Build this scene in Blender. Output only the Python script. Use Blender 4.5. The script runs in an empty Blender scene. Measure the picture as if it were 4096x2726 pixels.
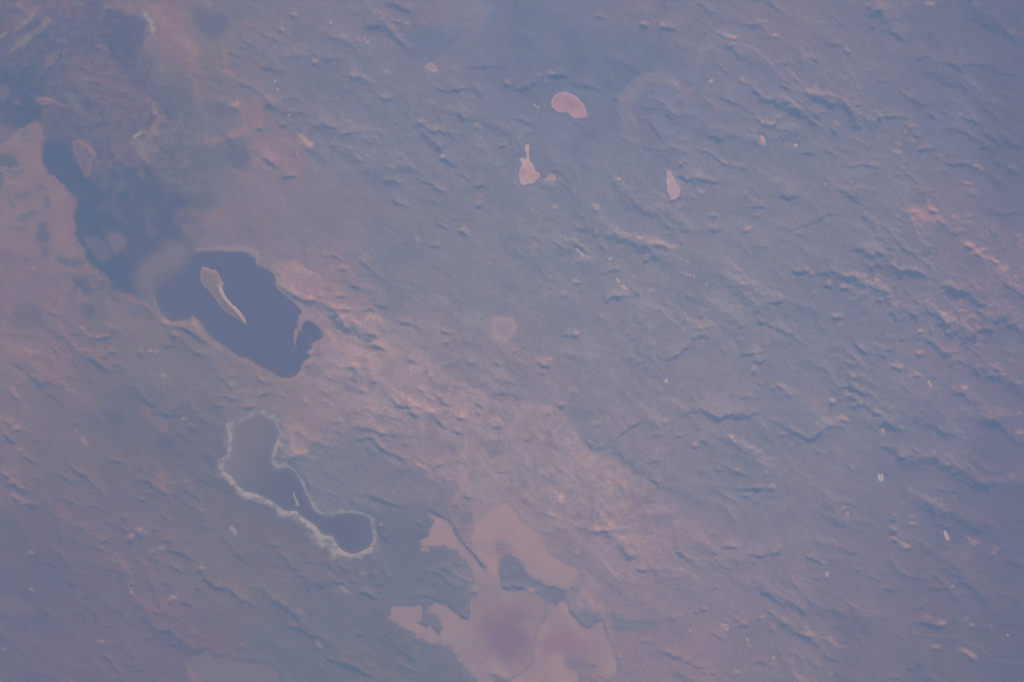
import bpy, math
import numpy as np

# ------------------------------------------------------------------ camera, sky, sun, exposure
# one Blender unit is one kilometre: the camera looks straight down from orbit
sc = bpy.context.scene
sc.unit_settings.system = 'METRIC'
sc.unit_settings.scale_length = 1000.0
sc.unit_settings.length_unit = 'KILOMETERS'
CAM_H = 400.0
VIEW_W = 160.0
SUN_EL = 17.0
SUN_AZ = 10.0            # from image-up (north in the scene), positive to the right
sc.view_settings.view_transform = 'Standard'
sc.view_settings.look = 'None'
sc.view_settings.gamma = 1.0
sc.view_settings.exposure = 0.0
sc.view_settings.use_curve_mapping = False
sc.cycles.volume_bounces = 3
sc.cycles.use_denoising = True
sc.cycles.denoising_input_passes = 'RGB_ALBEDO_NORMAL'
sc.cycles.denoising_prefilter = 'NONE'
cam = bpy.data.cameras.new('camera')
cam_ob = bpy.data.objects.new('camera', cam)
sc.collection.objects.link(cam_ob)
cam_ob.location = (0, 0, CAM_H)
cam.sensor_width = 36
cam.lens = 36 * CAM_H / VIEW_W
cam.clip_start = 1.0
cam.clip_end = 3000
sc.camera = cam_ob

world = bpy.data.worlds.new('World')
sc.world = world
world.use_nodes = True
wn = world.node_tree
bg = wn.nodes['Background']
sky = wn.nodes.new('ShaderNodeTexSky')
sky.sky_type = 'NISHITA'
sky.sun_disc = False
sky.sun_elevation = math.radians(SUN_EL)
sky.sun_rotation = math.radians(SUN_AZ)
wn.links.new(sky.outputs[0], bg.inputs[0])
bg.inputs[1].default_value = 0.06

sun = bpy.data.lights.new('sun', 'SUN')
sun.energy = 4.4
sun.angle = math.radians(0.6)
sun.color = (1.0, 0.83, 0.74)
sun_ob = bpy.data.objects.new('sun', sun)
sc.collection.objects.link(sun_ob)
sun_ob.location = (0, 200, 200)
sun_ob.rotation_euler = (-math.radians(90 - SUN_EL), 0, -math.radians(SUN_AZ))

# ------------------------------------------------------------------ helpers
K = VIEW_W / 4096.0                       # kilometres for one pixel of the full-size photograph
ROW = (0, 682, 1364, 2044)
TS = 2.2988


def T(r, c, pts):
    """survey sheet (row, column) coordinates -> kilometres"""
    a = np.array(pts, float).reshape(-1, 2)
    px = c * 1024 + a[:, 0] / TS
    py = ROW[r] + a[:, 1] / TS
    return np.stack([(px - 2048) * K, (1363 - py) * K], 1)


def D(pts):
    """overview sheet coordinates -> kilometres"""
    a = np.array(pts, float).reshape(-1, 2) * 1.7386
    return np.stack([(a[:, 0] - 2048) * K, (1363 - a[:, 1]) * K], 1)


def VS(x0, y0, k, s):
    """outline read off an enlarged sheet with origin x0, y0 and k sheet units to the pixel"""
    a = np.array(parse(s), float) / k + (x0, y0)
    return np.stack([(a[:, 0] - 2048) * K, (1363 - a[:, 1]) * K], 1)


def parse(s):
    return [tuple(float(v) for v in p.split(',')) for p in s.split()]


def J(*parts):
    """outline joined from pieces on several sheets: 'rc x,y x,y ...'"""
    out = []
    for p in parts:
        rc, rest = p.split(' ', 1)
        out.append(T(int(rc[0]), int(rc[1]), parse(rest)))
    return np.concatenate(out)


def s2l(c):
    c = np.asarray(c, float) / 255.0
    return np.where(c <= 0.04045, c / 12.92, ((c + 0.055) / 1.055) ** 2.4)


def smooth(a, b, x):
    t = np.clip((x - a) / (b - a), 0, 1)
    return t * t * (3 - 2 * t)


def hash2(ix, iy, seed):
    h = (ix.astype(np.int64) * 374761393 + iy.astype(np.int64) * 668265263 + seed * 2246822519) & 0xFFFFFFFF
    h = ((h ^ (h >> 13)) * 1274126177) & 0xFFFFFFFF
    return (h ^ (h >> 16)) & 0xFFFF


ANG = np.linspace(0, 2 * np.pi, 256, endpoint=False)
GX, GY = np.cos(ANG), np.sin(ANG)


PERM = np.random.default_rng(12).permutation(256).astype(np.int32)


def perlin(x, y, seed=0):
    ix, iy = np.floor(x), np.floor(y)
    fx, fy = x - ix, y - iy
    a = (ix.astype(np.int32) + seed * 37) & 255
    b = iy.astype(np.int32) + seed * 101
    u = fx * fx * fx * (fx * (fx * 6 - 15) + 10)
    v = fy * fy * fy * (fy * (fy * 6 - 15) + 10)
    p0, p1 = PERM[a] + b, PERM[(a + 1) & 255] + b
    k = PERM[p0 & 255]
    n00 = GX[k] * fx + GY[k] * fy
    k = PERM[p1 & 255]
    n10 = GX[k] * (fx - 1) + GY[k] * fy
    k = PERM[(p0 + 1) & 255]
    n01 = GX[k] * fx + GY[k] * (fy - 1)
    k = PERM[(p1 + 1) & 255]
    n11 = GX[k] * (fx - 1) + GY[k] * (fy - 1)
    n00 += u * (n10 - n00)
    n01 += u * (n11 - n01)
    return 1.5 * (n00 + v * (n01 - n00))


def fbm(x, y, scale, octv, seed, gain=0.5, lac=2.03):
    s, amp, tot = 0.0, 1.0, 0.0
    f = 1.0 / scale
    for k in range(octv):
        s = s + amp * perlin(x * f + 17.3 * k, y * f - 9.1 * k, seed + k)
        tot += amp
        amp *= gain
        f *= lac
    return s / tot


def ridged(x, y, scale, octv, seed, gain=0.5):
    s, amp, tot, w = 0.0, 1.0, 0.0, 1.0
    f = 1.0 / scale
    for k in range(octv):
        n = 1 - np.abs(perlin(x * f + 5.7 * k, y * f + 3.3 * k, seed + k))
        n = n * n * w
        s = s + amp * n
        w = np.clip(n * 1.6, 0, 1)
        tot += amp
        amp *= gain
        f *= 2.1
    return s / tot


def sdist(px, py, poly):
    """signed distance to a closed outline, negative inside"""
    best = np.full(px.shape, 1e9)
    inside = np.zeros(px.shape, bool)
    n = len(poly)
    for i in range(n):
        ax, ay = poly[i]
        bx, by = poly[(i + 1) % n]
        ex, ey = bx - ax, by - ay
        L = ex * ex + ey * ey + 1e-12
        t = np.clip(((px - ax) * ex + (py - ay) * ey) / L, 0, 1)
        d = (px - ax - t * ex) ** 2 + (py - ay - t * ey) ** 2
        best = np.minimum(best, d)
        if ay != by:
            cond = (ay > py) != (by > py)
            xi = ax + (py - ay) / (by - ay) * ex
            inside ^= cond & (px < xi)
    d = np.sqrt(best)
    return np.where(inside, -d, d)


def pdist(px, py, line):
    """distance, signed side (positive right of travel) and travelled share along an open line"""
    best = np.full(px.shape, 1e9)
    side = np.zeros(px.shape)
    par = np.zeros(px.shape)
    seg = np.hypot(*(line[1:] - line[:-1]).T)
    acc = np.concatenate([[0], np.cumsum(seg)])
    for i in range(len(line) - 1):
        ax, ay = line[i]
        bx, by = line[i + 1]
        ex, ey = bx - ax, by - ay
        L = ex * ex + ey * ey + 1e-12
        t = np.clip(((px - ax) * ex + (py - ay) * ey) / L, 0, 1)
        dx, dy = px - ax - t * ex, py - ay - t * ey
        d = dx * dx + dy * dy
        m = d < best
        best = np.where(m, d, best)
        side = np.where(m, np.sign(dx * ey - dy * ex + 1e-12), side)
        par = np.where(m, (acc[i] + t * seg[i]) / acc[-1], par)
    return np.sqrt(best), side, par, acc[-1]


def spline(pts, n=6, closed=False):
    p = np.asarray(pts, float)
    if len(p) < 3:
        return p
    q = np.concatenate([p[-1:], p, p[:2]]) if closed else np.concatenate([2 * p[:1] - p[1:2], p, 2 * p[-1:] - p[-2:-1]])
    out = []
    m = len(p) if closed else len(p) - 1
    for i in range(m):
        a, b, c, d = q[i], q[i + 1], q[i + 2], q[i + 3]
        for t in np.arange(n) / n:
            out.append(0.5 * (2 * b + (c - a) * t + (2 * a - 5 * b + 4 * c - d) * t * t + (3 * b - a - 3 * c + d) * t ** 3))
    if not closed:
        out.append(p[-1])
    return np.array(out)


# ------------------------------------------------------------------ survey of the land
# crest lines: sheet -> 'shadow width  x,y x,y ...' (m = flat-topped mesa edge)
CRESTS = {
 '00': """14 2150,750 2250,790 2354,800;12 2060,480 2130,500 2230,540;10 370,960 440,970;12 810,740 900,770 1020,830;
 10 830,550 900,610;10 860,660 960,690 1080,670;12 2190,330 2260,380 2354,450;12 2240,210 2354,280;10 640,270 690,260 720,240;
 12 1050,140 1150,150 1220,170;10 900,880 1000,930 1090,960;10 1090,960 1180,1010;10 700,620 800,640""",
 '01': """20 160,245 230,290 330,330;22m 0,285 90,325 200,375 300,410;15 310,140 380,140;14 500,565 580,620;20m 0,625 90,625 160,640 250,705;
 16 850,710 930,705 1010,740 1080,790;12 640,545 730,545;30 70,905 110,955 190,1010;18 370,1005 460,1060;22 550,1105 600,1145 680,1165 760,1165;
 18 200,1150 300,1160;20 0,1165 70,1210;25 60,1440 130,1490 190,1530;20 1120,890 1190,905 1270,900;20m 1150,20 1260,45 1350,85 1450,110;
 18 1230,185 1330,205 1420,240;18 780,1235 900,1215;26 1450,1130 1540,1150 1600,1195 1700,1205 1780,1225 1850,1300;26 1680,1430 1760,1470 1840,1520;
 18 1850,1030 1920,1085;16m 1530,770 1680,810 1740,840 1960,810 2020,840 2090,880;14m 1840,610 2000,620 2200,610 2330,640;18 2280,770 2354,785;
 12 660,1310 740,1360;12 820,460 860,490;12 1010,510 1080,545;12 650,870 750,890;14 1380,890 1420,985 1440,1010;10 1260,1130 1320,1125;
 14 960,1270 1090,1330;16 2200,1370 2320,1330;12 2240,1530 2320,1490;14 880,1470 1000,1490;10 790,690 840,720;14 960,250 1060,240 1140,215;
 12 280,890 340,895 400,940;10 560,375 610,390;12 680,910 800,950;10 1020,985 1060,925;12 1660,1350 1720,1365""",
 '02': """26 0,800 90,815 180,770 280,710;26 305,690 400,685 480,690 530,700;22m 545,770 640,790 740,795 820,835;18 1170,225 1240,245;22 1350,240 1430,255 1530,280;
 16 2090,740 2180,780 2250,850 2290,890 2354,920;14 1610,1345 1780,1385 1900,1470 2060,1560;16 1510,1530 1610,1480;18 1760,1230 1830,1260 1920,1270 1990,1245 2080,1250;
 14 0,1070 80,1100 180,1145;12 1490,400 1560,430;14m 1160,990 1300,1000 1380,1030;16 1990,1050 2060,1040 2160,1080 2280,1110;16m 1650,10 1730,40 1800,100 1880,130;
 10 2150,130 2320,130;18 1940,425 2010,440;18 2010,350 2060,370;14 2080,410 2180,440 2260,500;12 1890,560 1930,640 2000,690;12 1460,815 1640,860 1750,920 1900,990;
 12 120,1205 190,1235;10 560,1130 620,1145;10 920,900 1000,920;12 750,150 860,170;16m 1210,1090 1300,1170 1400,1330;10m 1230,640 1340,640;12 2160,1190 2250,1230;
 12 1160,1100 1250,1090;12 1360,960 1410,945;16 2330,1150 2354,1150""",
 '03': """32m 1690,15 1770,80 1850,165 1980,230 2100,280 2200,330 2300,400;22 1140,175 1240,190;24m 1020,285 1130,290 1220,350 1300,420;18 930,270 1000,245;
 18m 480,385 570,410 680,420 720,465;20 370,505 430,545 490,580;12 340,415 370,460;26m 0,930 110,970 230,1020 320,1080 400,1110 500,1160;
 28m 300,920 400,920 520,935 640,975 760,1030;28 1180,815 1280,890 1400,950 1520,970;20m 1500,560 1620,580 1740,640 1880,690;18m 1330,560 1420,530 1500,520;
 18 1560,745 1640,770 1740,800;18 1000,720 1060,750 1130,765;16 880,630 970,680;14m 1920,620 2060,640 2160,680 2354,690;
 24 880,1190 920,1210 960,1180 1010,1080 1100,1070 1250,1080 1330,1110;24 1750,1065 1840,1100 1960,1145;20 1410,1020 1500,1060 1570,1110;20 1980,1205 2050,1280 2110,1320;
 20 1250,1150 1330,1180;20 1320,1240 1420,1250;22 1370,1390 1430,1370 1560,1380;26 1550,1475 1650,1500 1720,1510 1800,1500 1900,1540;18 290,1405 380,1400 450,1415;
 12 490,1375 600,1410 650,1435;18 640,1520 740,1520 800,1530 870,1505 960,1530 1040,1550;18 0,1145 80,1150;14 550,1190 640,1205;12m 1430,240 1480,310 1560,390;
 12 0,610 100,590 240,595;14 200,730 320,740 430,760;12 480,660 600,665;14m 900,85 1050,95 1140,130;14 1280,150 1370,160;12 480,210 550,230;18m 2100,1240 2250,1330 2354,1400;
 12 690,470 760,490;14 1570,1030 1660,1035;12 130,640 190,650;12m 2260,190 2354,220;14 2140,860 2260,900;12 1640,910 1800,980""",
 '10': """10 0,1480 100,1500 200,1510 300,1490;16 780,1510 860,1535 980,1530 1050,1505;10m 160,760 330,830 440,900 520,950;10 440,1300 520,1320;10 740,1390 780,1410;
 10 640,1480 740,1510;10 1180,1490 1230,1480;12 1540,1510 1640,1530""",
 '11': """20 1990,150 2120,125;16 1840,20 1900,45 1980,95;18 1480,90 1560,105 1650,150 1740,200;20 1230,255 1320,305 1410,320;16 1140,110 1250,90 1350,120;20 1600,680 1690,695;
 16 1620,460 1700,505 1780,530;18 1870,545 1960,605;12 1790,435 1870,440;18 210,50 300,50 380,45;16 740,910 870,905;16 870,935 1030,960;16 620,790 700,770 760,800 830,850;
 14 920,820 1000,850 1070,910;18m 800,990 880,1040 960,1090;18 1060,1215 1130,1240 1220,1250;24 680,1275 740,1270 820,1280 920,1275;26 215,1075 290,1120 370,1160 450,1170;
 20 440,1190 560,1190;18 560,1155 640,1150;16 680,1155 820,1155;18 1290,1375 1370,1390 1450,1415;16 960,1310 1040,1270 1100,1280;20 970,1500 1060,1500 1130,1545;
 12 1680,1450 1790,1500;12 980,1410 1020,1420;10 1330,1240 1400,1275;14 2000,330 2090,330;12 340,940 410,950;10 190,980 270,1005;10m 1440,1420 1530,1440""",
 '12': """20 770,640 820,700 880,750;22 1260,690 1340,680 1400,690 1440,730;14m 1390,500 1480,530 1560,545 1650,550;18 1650,60 1760,80 1870,100 1960,100;22 840,1210 920,1155 1000,1150 1090,1145;
 16 1120,1100 1190,1150;24 1640,1540 1720,1520 1780,1500;18 1720,1340 1770,1320;16 1700,1440 1760,1465;16 2050,1060 2120,1045 2180,1080;14 540,1525 640,1480;12 440,1500 540,1510;
 14 830,950 920,910 1000,910;12 320,1070 400,1075;12 460,1150 490,1170;16 2150,330 2280,330 2350,340;12 2180,690 2354,700;14 2010,930 2090,930;16 2080,1450 2140,1410;18 2250,1400 2330,1390;
 14 1180,830 1280,800;12 0,120 30,135;12 740,360 790,370;10 1640,250 1700,250;12 1830,420 1900,430;12 2110,560 2200,560;14 1830,560 1900,550;12 1740,1300 1830,1290;12 1220,950 1310,960;
 10 1380,1080 1460,1090;10 920,560 990,590;10 800,480 850,490;12 560,1030 650,1035""",
 '13': """30m 740,720 830,725 900,755 960,770 1000,755 1070,765 1130,800 1220,860 1300,900 1400,940 1500,990;32 1590,1035 1680,1060 1760,1100 1830,1120 1900,1120;
 34 1820,1150 1880,1190 1950,1230 2030,1220;24 2040,1320 2070,1370 2120,1410;28m 640,150 700,190 780,240 860,300;18m 1040,10 1130,25 1200,45 1290,50 1400,110;14 90,230 180,240 300,240;
 16m 100,525 220,535 300,510 420,470 520,410 640,405 720,430;22 230,920 330,935 400,925;20 430,905 480,945 560,930 640,930;18 690,960 780,975 870,990;26 560,1345 650,1350 720,1360;
 18 100,1320 220,1325;18 40,1215 140,1195;20 1470,1200 1560,1260;22 1620,1310 1680,1365 1750,1420;20 1490,1430 1560,1405 1640,1430;26 1880,1500 1980,1460 2100,1460;18 2180,1430 2250,1400 2340,1340;
 16 970,1170 1040,1200;18 920,880 970,885;22 1780,680 1880,710;16 1890,745 1960,790;16 2030,800 2110,860;14 1850,545 1920,600 2000,650 2060,690;14 2020,490 2060,560 2110,620;20 1820,215 1880,230 1940,230;
 14 1990,230 2030,240;14m 2000,390 2150,400 2280,380 2354,410;14m 1390,690 1440,760 1510,820;18m 1620,810 1720,850 1820,920 1900,980;10 1200,640 1300,605;14 1300,1520 1420,1540;12m 210,560 280,590 360,600;
 18 1040,1080 1140,1140;16 480,1050 560,1060 610,1110;14 1430,1260 1490,1260;16 1160,930 1270,910;14 380,960 410,955;14 870,1130 930,1120;14 1700,590 1790,560;14 1350,1390 1400,1370;
 14 1500,230 1580,290;14 1460,350 1530,385;12 1100,790 1150,840;14 1740,1180 1800,1160;14 1770,1290 1840,1290;16 1840,1370 1900,1350;14 1620,1500 1680,1500;14 1340,1470 1460,1480;12 660,1090 740,1070;
 12 960,1000 1010,975;12 2250,600 2320,620;14 2240,990 2300,970;14 2260,690 2340,720""",
 '20': """22 790,155 860,165 920,200 980,250 1040,290;14 940,210 1030,220 1130,210;18m 0,90 40,160 100,190 180,240 260,300 330,350 390,420 450,490 520,540 540,580;18 100,465 140,520 190,545;
 18 50,720 100,760 145,775;22 0,840 50,860 100,900 160,930;16 150,825 190,830;18 1490,660 1560,675 1620,690;14 1590,660 1690,685;14 1320,530 1370,570 1450,600;12 1220,400 1280,440;
 16 970,1105 1060,1100 1160,1120;18 610,1110 660,1160 740,1210 820,1270 880,1340 960,1410;18 530,1210 600,1260 700,1305;22 180,1010 240,1060 310,1110 360,1120;18 550,1410 620,1450 700,1490 770,1510;
 20 1690,1330 1750,1390 1820,1430 1880,1480;18 1240,1410 1300,1460 1400,1485;14 820,1500 910,1515;18 920,1530 990,1568;24 0,1220 60,1240 130,1250;22 200,1490 300,1500 380,1550;
 18m 1330,1240 1400,1310 1460,1370 1570,1420;14 1590,1090 1650,1120 1720,1140;14 1760,1220 1860,1270 1960,1290;12 1560,1160 1610,1230;24 2190,605 2280,600 2354,610;18 2000,510 2100,515 2220,540;
 14 1960,590 2080,600;12 640,1385 760,1385 880,1385;16 630,350 690,340 730,380;12 710,290 740,260;18 960,95 1030,100 1110,90;14 450,30 520,80 560,110;12 640,20 700,65 770,100;14 1460,20 1530,30 1600,45;
 14 1260,100 1310,120;14 460,200 500,215;10 480,1370 580,1325;14 620,760 700,755 740,775;14 1700,740 1770,800 1830,800;14 290,910 390,900;12 2060,330 2140,320;12 2100,415 2200,410;12 1560,250 1600,240;
 12 680,845 740,825;20 80,1405 180,1450 260,1480;12 1140,1190 1220,1200;14 1290,1190 1350,1170;18m 0,1290 90,1310 180,1360 260,1420""",
 '21': """28 1590,430 1640,470 1690,520 1750,560 1810,605;22 1640,700 1700,755 1760,800;18 1790,810 1850,830 1910,850;26 780,840 860,820 900,795 980,790 1060,805 1130,840 1210,860 1270,860 1330,900;
 26 860,930 940,900 1000,880 1080,895 1120,950 1190,1000 1270,1030 1340,1070 1390,1130 1450,1165;22 690,770 720,745 800,740;18 790,235 860,235 950,250;12 660,185 730,210 790,235;16 1050,380 1110,378;
 16 900,630 960,670;16 1010,610 1080,660;18 1200,690 1260,700 1320,720;18 1380,655 1430,665 1500,680;16 1380,580 1440,605 1530,610;16 1260,580 1320,610;
 26m 940,1410 1020,1400 1100,1435 1190,1460 1270,1490 1360,1520 1420,1550;16 850,1480 950,1480;20 2170,480 2240,470 2320,490;18 1980,590 2060,580 2100,590;16 1990,660 2060,670;14 1860,695 1900,700;
 22 2160,795 2230,780 2270,800;22 1070,40 1130,50 1190,70 1240,85;18 1400,170 1450,185;18 1330,930 1400,950;14 1280,890 1330,905;22 0,500 60,485 120,480;14 180,460 240,500 300,530;14 1900,1420 1990,1430;
 16 1790,1490 1870,1510;16 2200,1190 2270,1195 2354,1195;14 930,430 1000,455 1050,470;12 980,560 1040,580;12 1590,325 1640,320;14 1540,270 1600,280;10 250,1110 330,1070 420,1040 520,1010;
 14m 360,1180 420,1230 470,1290 500,1350;12m 560,945 660,960 760,960;12 1100,670 1170,665;12 840,680 880,660;10 1500,440 1550,450;12 1360,860 1480,855;12 1640,1140 1750,1130;10 480,490 500,495;
 10 430,570 480,550;14 1700,10 1790,15;12 1930,200 2020,190;12 2160,200 2280,220""",
 '22': """22 905,920 980,860 1040,815 1100,770 1160,740 1210,690;28 1410,155 1510,125 1560,75 1610,50 1650,0;36m 1510,705 1590,655 1690,630 1800,640 1870,690 1930,690 2010,665 2100,685 2180,670 2250,650 2354,690;
 22 2050,100 2200,110 2354,90;26 2190,180 2270,180 2354,155;18 2200,275 2250,290;22 2200,340 2280,390 2354,430;26m 1990,490 2100,510 2230,520 2354,560;20 685,905 720,950 750,975;14 780,960 840,970;
 16 310,650 370,665;18 430,590 490,595;24 230,180 290,215 360,230;12 260,290 310,290;14 1850,1090 1960,1140 2060,1190 2180,1250;26 2040,1350 2180,1350 2280,1345 2354,1345;12 1870,1185 1950,1180;
 12 1490,860 1600,865;12 1280,855 1400,850;12 1240,1110 1360,1095;10 1300,1290 1400,1270;12 1650,960 1720,960;12 1320,465 1420,460;14 1710,900 1800,930;12 1940,800 2030,830;14 2090,1420 2200,1420;
 12 100,40 130,42;12 100,900 170,905;10m 540,940 620,930;10 720,770 830,760;12 1280,1020 1350,1030;12 1210,230 1250,240;12 1130,190 1190,200;10 0,80 60,100;12m 230,90 300,95;12 2220,1460 2270,1470""",
 '23': """30 0,710 100,745 170,790 240,830 300,860 370,890 430,870 480,820 560,775 640,770 730,780;22 770,10 850,65 920,130;18 1000,100 1060,140 1110,185;14 520,70 650,45;20 0,420 80,450;20 560,560 620,580;
 20 650,430 720,420 800,440 880,480;16 730,490 770,500;28 1660,440 1720,470 1790,475 1850,540 1930,600;28m 1930,640 2010,700 2100,760 2180,820 2260,890 2354,970;18m 1300,555 1390,620 1460,680 1540,770 1620,870 1700,940 1740,970;
 18 1000,690 1080,740 1160,790 1270,815;20 1130,220 1170,240 1230,250;26 2030,220 2100,250 2160,270;18 1990,320 2060,330 2150,310;18 1530,105 1620,100 1740,115;16 1350,110 1430,130;14 1700,240 1810,230 1900,200;
 14 1430,320 1500,330 1610,345;20 1600,1130 1680,1160;20 1690,1205 1780,1200;20m 1880,1080 1960,1130 2040,1190 2140,1205;18m 1390,1330 1480,1360 1600,1375 1700,1380 1800,1380 1890,1380;14 980,975 1090,970 1240,975;
 16 1530,950 1640,950;14 1320,990 1400,1040;20 0,1340 60,1370;16m 640,1475 760,1490 840,1520;14 420,1010 510,1040;12 700,1130 760,1170 820,1210;12 1080,440 1220,460;16 2300,670 2354,690;14 2310,850 2354,860;
 12 1750,640 1890,625;12 100,430 150,440;12 150,495 220,490;14 760,600 840,610;14 1330,300 1400,325;14 1660,500 1730,470;12 2050,140 2110,100;14 2180,380 2310,390;14 1170,1060 1270,1055;12 1590,1350 1680,1365;
 12 500,200 540,210;12 760,340 810,340;12 500,640 530,640;12 640,720 740,740;12 250,1015 350,1025;12 1400,90 1500,180;14 2170,100 2250,110""",
 '30': """30 1800,540 1860,580 1920,640 1980,680 2060,700 2120,710 2170,760 2230,810 2320,830;26 1520,335 1580,360 1660,375 1720,410 1790,450;22 1500,485 1560,485 1610,520 1660,550 1720,565;
 22 1150,265 1240,285;24 1240,180 1290,220 1340,250;20 1380,400 1400,430 1470,470;18 1490,250 1540,270 1600,290;18 1110,60 1170,70;16 1130,175 1180,185;14 970,95 1010,95;16 910,300 960,275 1020,275;
 14 1460,25 1530,60 1600,105;14 1390,150 1470,190;22 1620,845 1690,825 1740,850 1780,870;16 1350,880 1420,920 1520,950;16 1180,640 1270,680;14 1780,700 1860,715;16 380,470 470,480 560,540;18 860,960 940,975;
 14 940,1040 1040,1060;14 1140,1045 1190,1060;26 920,1290 980,1330 1030,1400 1090,1460 1180,1520;12 1010,1245 1060,1230 1110,1190;12 1090,1380 1180,1405 1290,1400;10 1150,1330 1240,1330;10 1190,1470 1330,1450;
 16m 2030,220 2100,300 2160,380 2240,440 2310,510;14 60,130 110,130;14 490,90 510,130;14 640,650 680,660;14m 160,700 220,770;12m 640,880 700,940;12 1300,1170 1440,1140;14 2160,1260 2220,1240 2280,1260;
 14 1960,1350 2060,1320;14 1850,80 1900,85;14 2150,90 2240,120;12m 0,1020 100,1050;12 220,1070 300,1055;14 1810,465 1900,500;12 1540,820 1600,840;10 270,390 330,380;10 400,200 440,205;12 1460,1210 1530,1190;
 10 1540,1220 1640,1215;10 1060,1540 1200,1520;12m 820,850 880,930""",
 '31': """26 280,1010 340,1040 420,1075 480,1120 560,1160;28 550,1245 600,1290 650,1330 740,1370 820,1390 900,1420 980,1460 1050,1490 1120,1530 1200,1560;26 930,700 990,740 1060,770 1130,800;20 760,485 830,540 900,590;
 18 850,620 940,650;16 1060,665 1140,670 1200,700;18 150,745 200,800 240,850 320,890;14 380,930 460,960;14m 470,910 540,960;16 190,370 250,410 310,450;16 1840,590 1920,620 2020,655;16m 1620,500 1740,530 1810,560;
 22m 1440,770 1560,775 1660,800 1780,840;20 1750,870 1830,900;20 1830,950 1900,980 1960,990;16 1010,1175 1070,1220 1130,1270 1180,1300;14 890,1100 950,1130 1000,1120;26 1880,290 1950,350 2010,420 2060,490 2120,540;
 16 1510,1195 1620,1190;18m 1130,190 1190,250 1220,310;14 1640,130 1710,145;16 560,1440 640,1445;14 670,1470 720,1480;16 1290,1430 1380,1415;14 1140,740 1170,735;14 90,650 150,660;12 60,280 130,310 200,320;
 14 0,350 100,400;16m 150,500 250,530;14 200,940 270,960;16 2250,690 2354,700;14 2240,580 2300,600;12 1950,740 2040,740;10 1840,480 1920,480;12 1390,1510 1450,1540;14 1460,120 1530,110;12 1900,790 1960,790;
 12 2130,1500 2240,1495;12 1820,150 1890,155""",
 '32': """24 700,200 770,180 860,170 960,170;24 1900,320 1990,320 2050,330 2120,360;26 2140,385 2220,400 2300,395 2354,385;22 1820,370 1910,370;20 1030,370 1070,400 1120,410;20 1120,540 1240,540;14 1310,535 1380,540;
 24 1350,1280 1420,1295 1500,1325 1590,1345;18 1590,1375 1640,1375;18 1650,1400 1720,1425 1800,1440;18 1710,880 1760,900 1810,890;16 1670,920 1720,910;18 2060,1040 2180,1050;14 1820,1110 1890,1140 1960,1180;
 14 320,25 370,45 420,60;18 0,690 90,690 150,715;14 150,740 230,740 300,780;14m 1500,370 1570,400;12 640,580 690,560;12 170,390 210,310;12 320,370 355,350;14 840,1060 860,1090;14 1740,1470 1800,1470;
 16 1800,1490 1890,1480;16m 2230,1380 2354,1400;12 1150,1190 1300,1200;12 280,650 340,670 470,680;12 1150,600 1230,590;12 1280,190 1320,180;10 1440,1010 1500,970 1600,950;12 960,1350 1010,1330;
 12 2170,450 2260,480;12 1840,700 1920,690;10 300,800 340,890""",
 '33': """26 0,400 60,380 130,330;18 1460,110 1560,125 1680,140 1780,160;16 1290,65 1380,75;16 1270,130 1400,115;18 1130,180 1210,165;18 340,420 430,440 540,490;16 370,600 450,610 520,590;20 870,590 950,610 1020,640 1090,660;
 16 800,525 870,555;18 1060,720 1160,735;12 1240,575 1340,600 1480,630;16m 1480,700 1590,700 1690,730;26 1320,1020 1440,1020 1540,1040 1640,1050;16 1870,170 1950,160;20 2160,420 2250,470 2354,500;14 2060,400 2120,410;
 16 1760,1270 1830,1310 1880,1350 1940,1370;12 600,1130 640,1180 700,1220;14 280,1100 360,1140 430,1160;18 0,920 60,940;14 20,1090 70,1095;16 0,1410 60,1440;16 520,1510 580,1490;14 600,1490 690,1510;16m 2090,1330 2200,1330;
 14 1700,770 1820,770 1950,780;16 1340,900 1440,850;12 1090,60 1220,90;12 660,340 760,380 840,390;10 460,430 680,445;14 1060,1520 1250,1530;16m 2080,1030 2200,1040 2354,1045;14 120,1020 190,1030;
 12m 1540,530 1640,520 1720,520;12m 2100,620 2260,610;14 1150,250 1210,300;14 1250,330 1330,350;14 1900,300 1980,380;12 1800,230 1890,310;12 1830,1040 1890,1050;12 1290,1420 1340,1440""",
}

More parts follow.
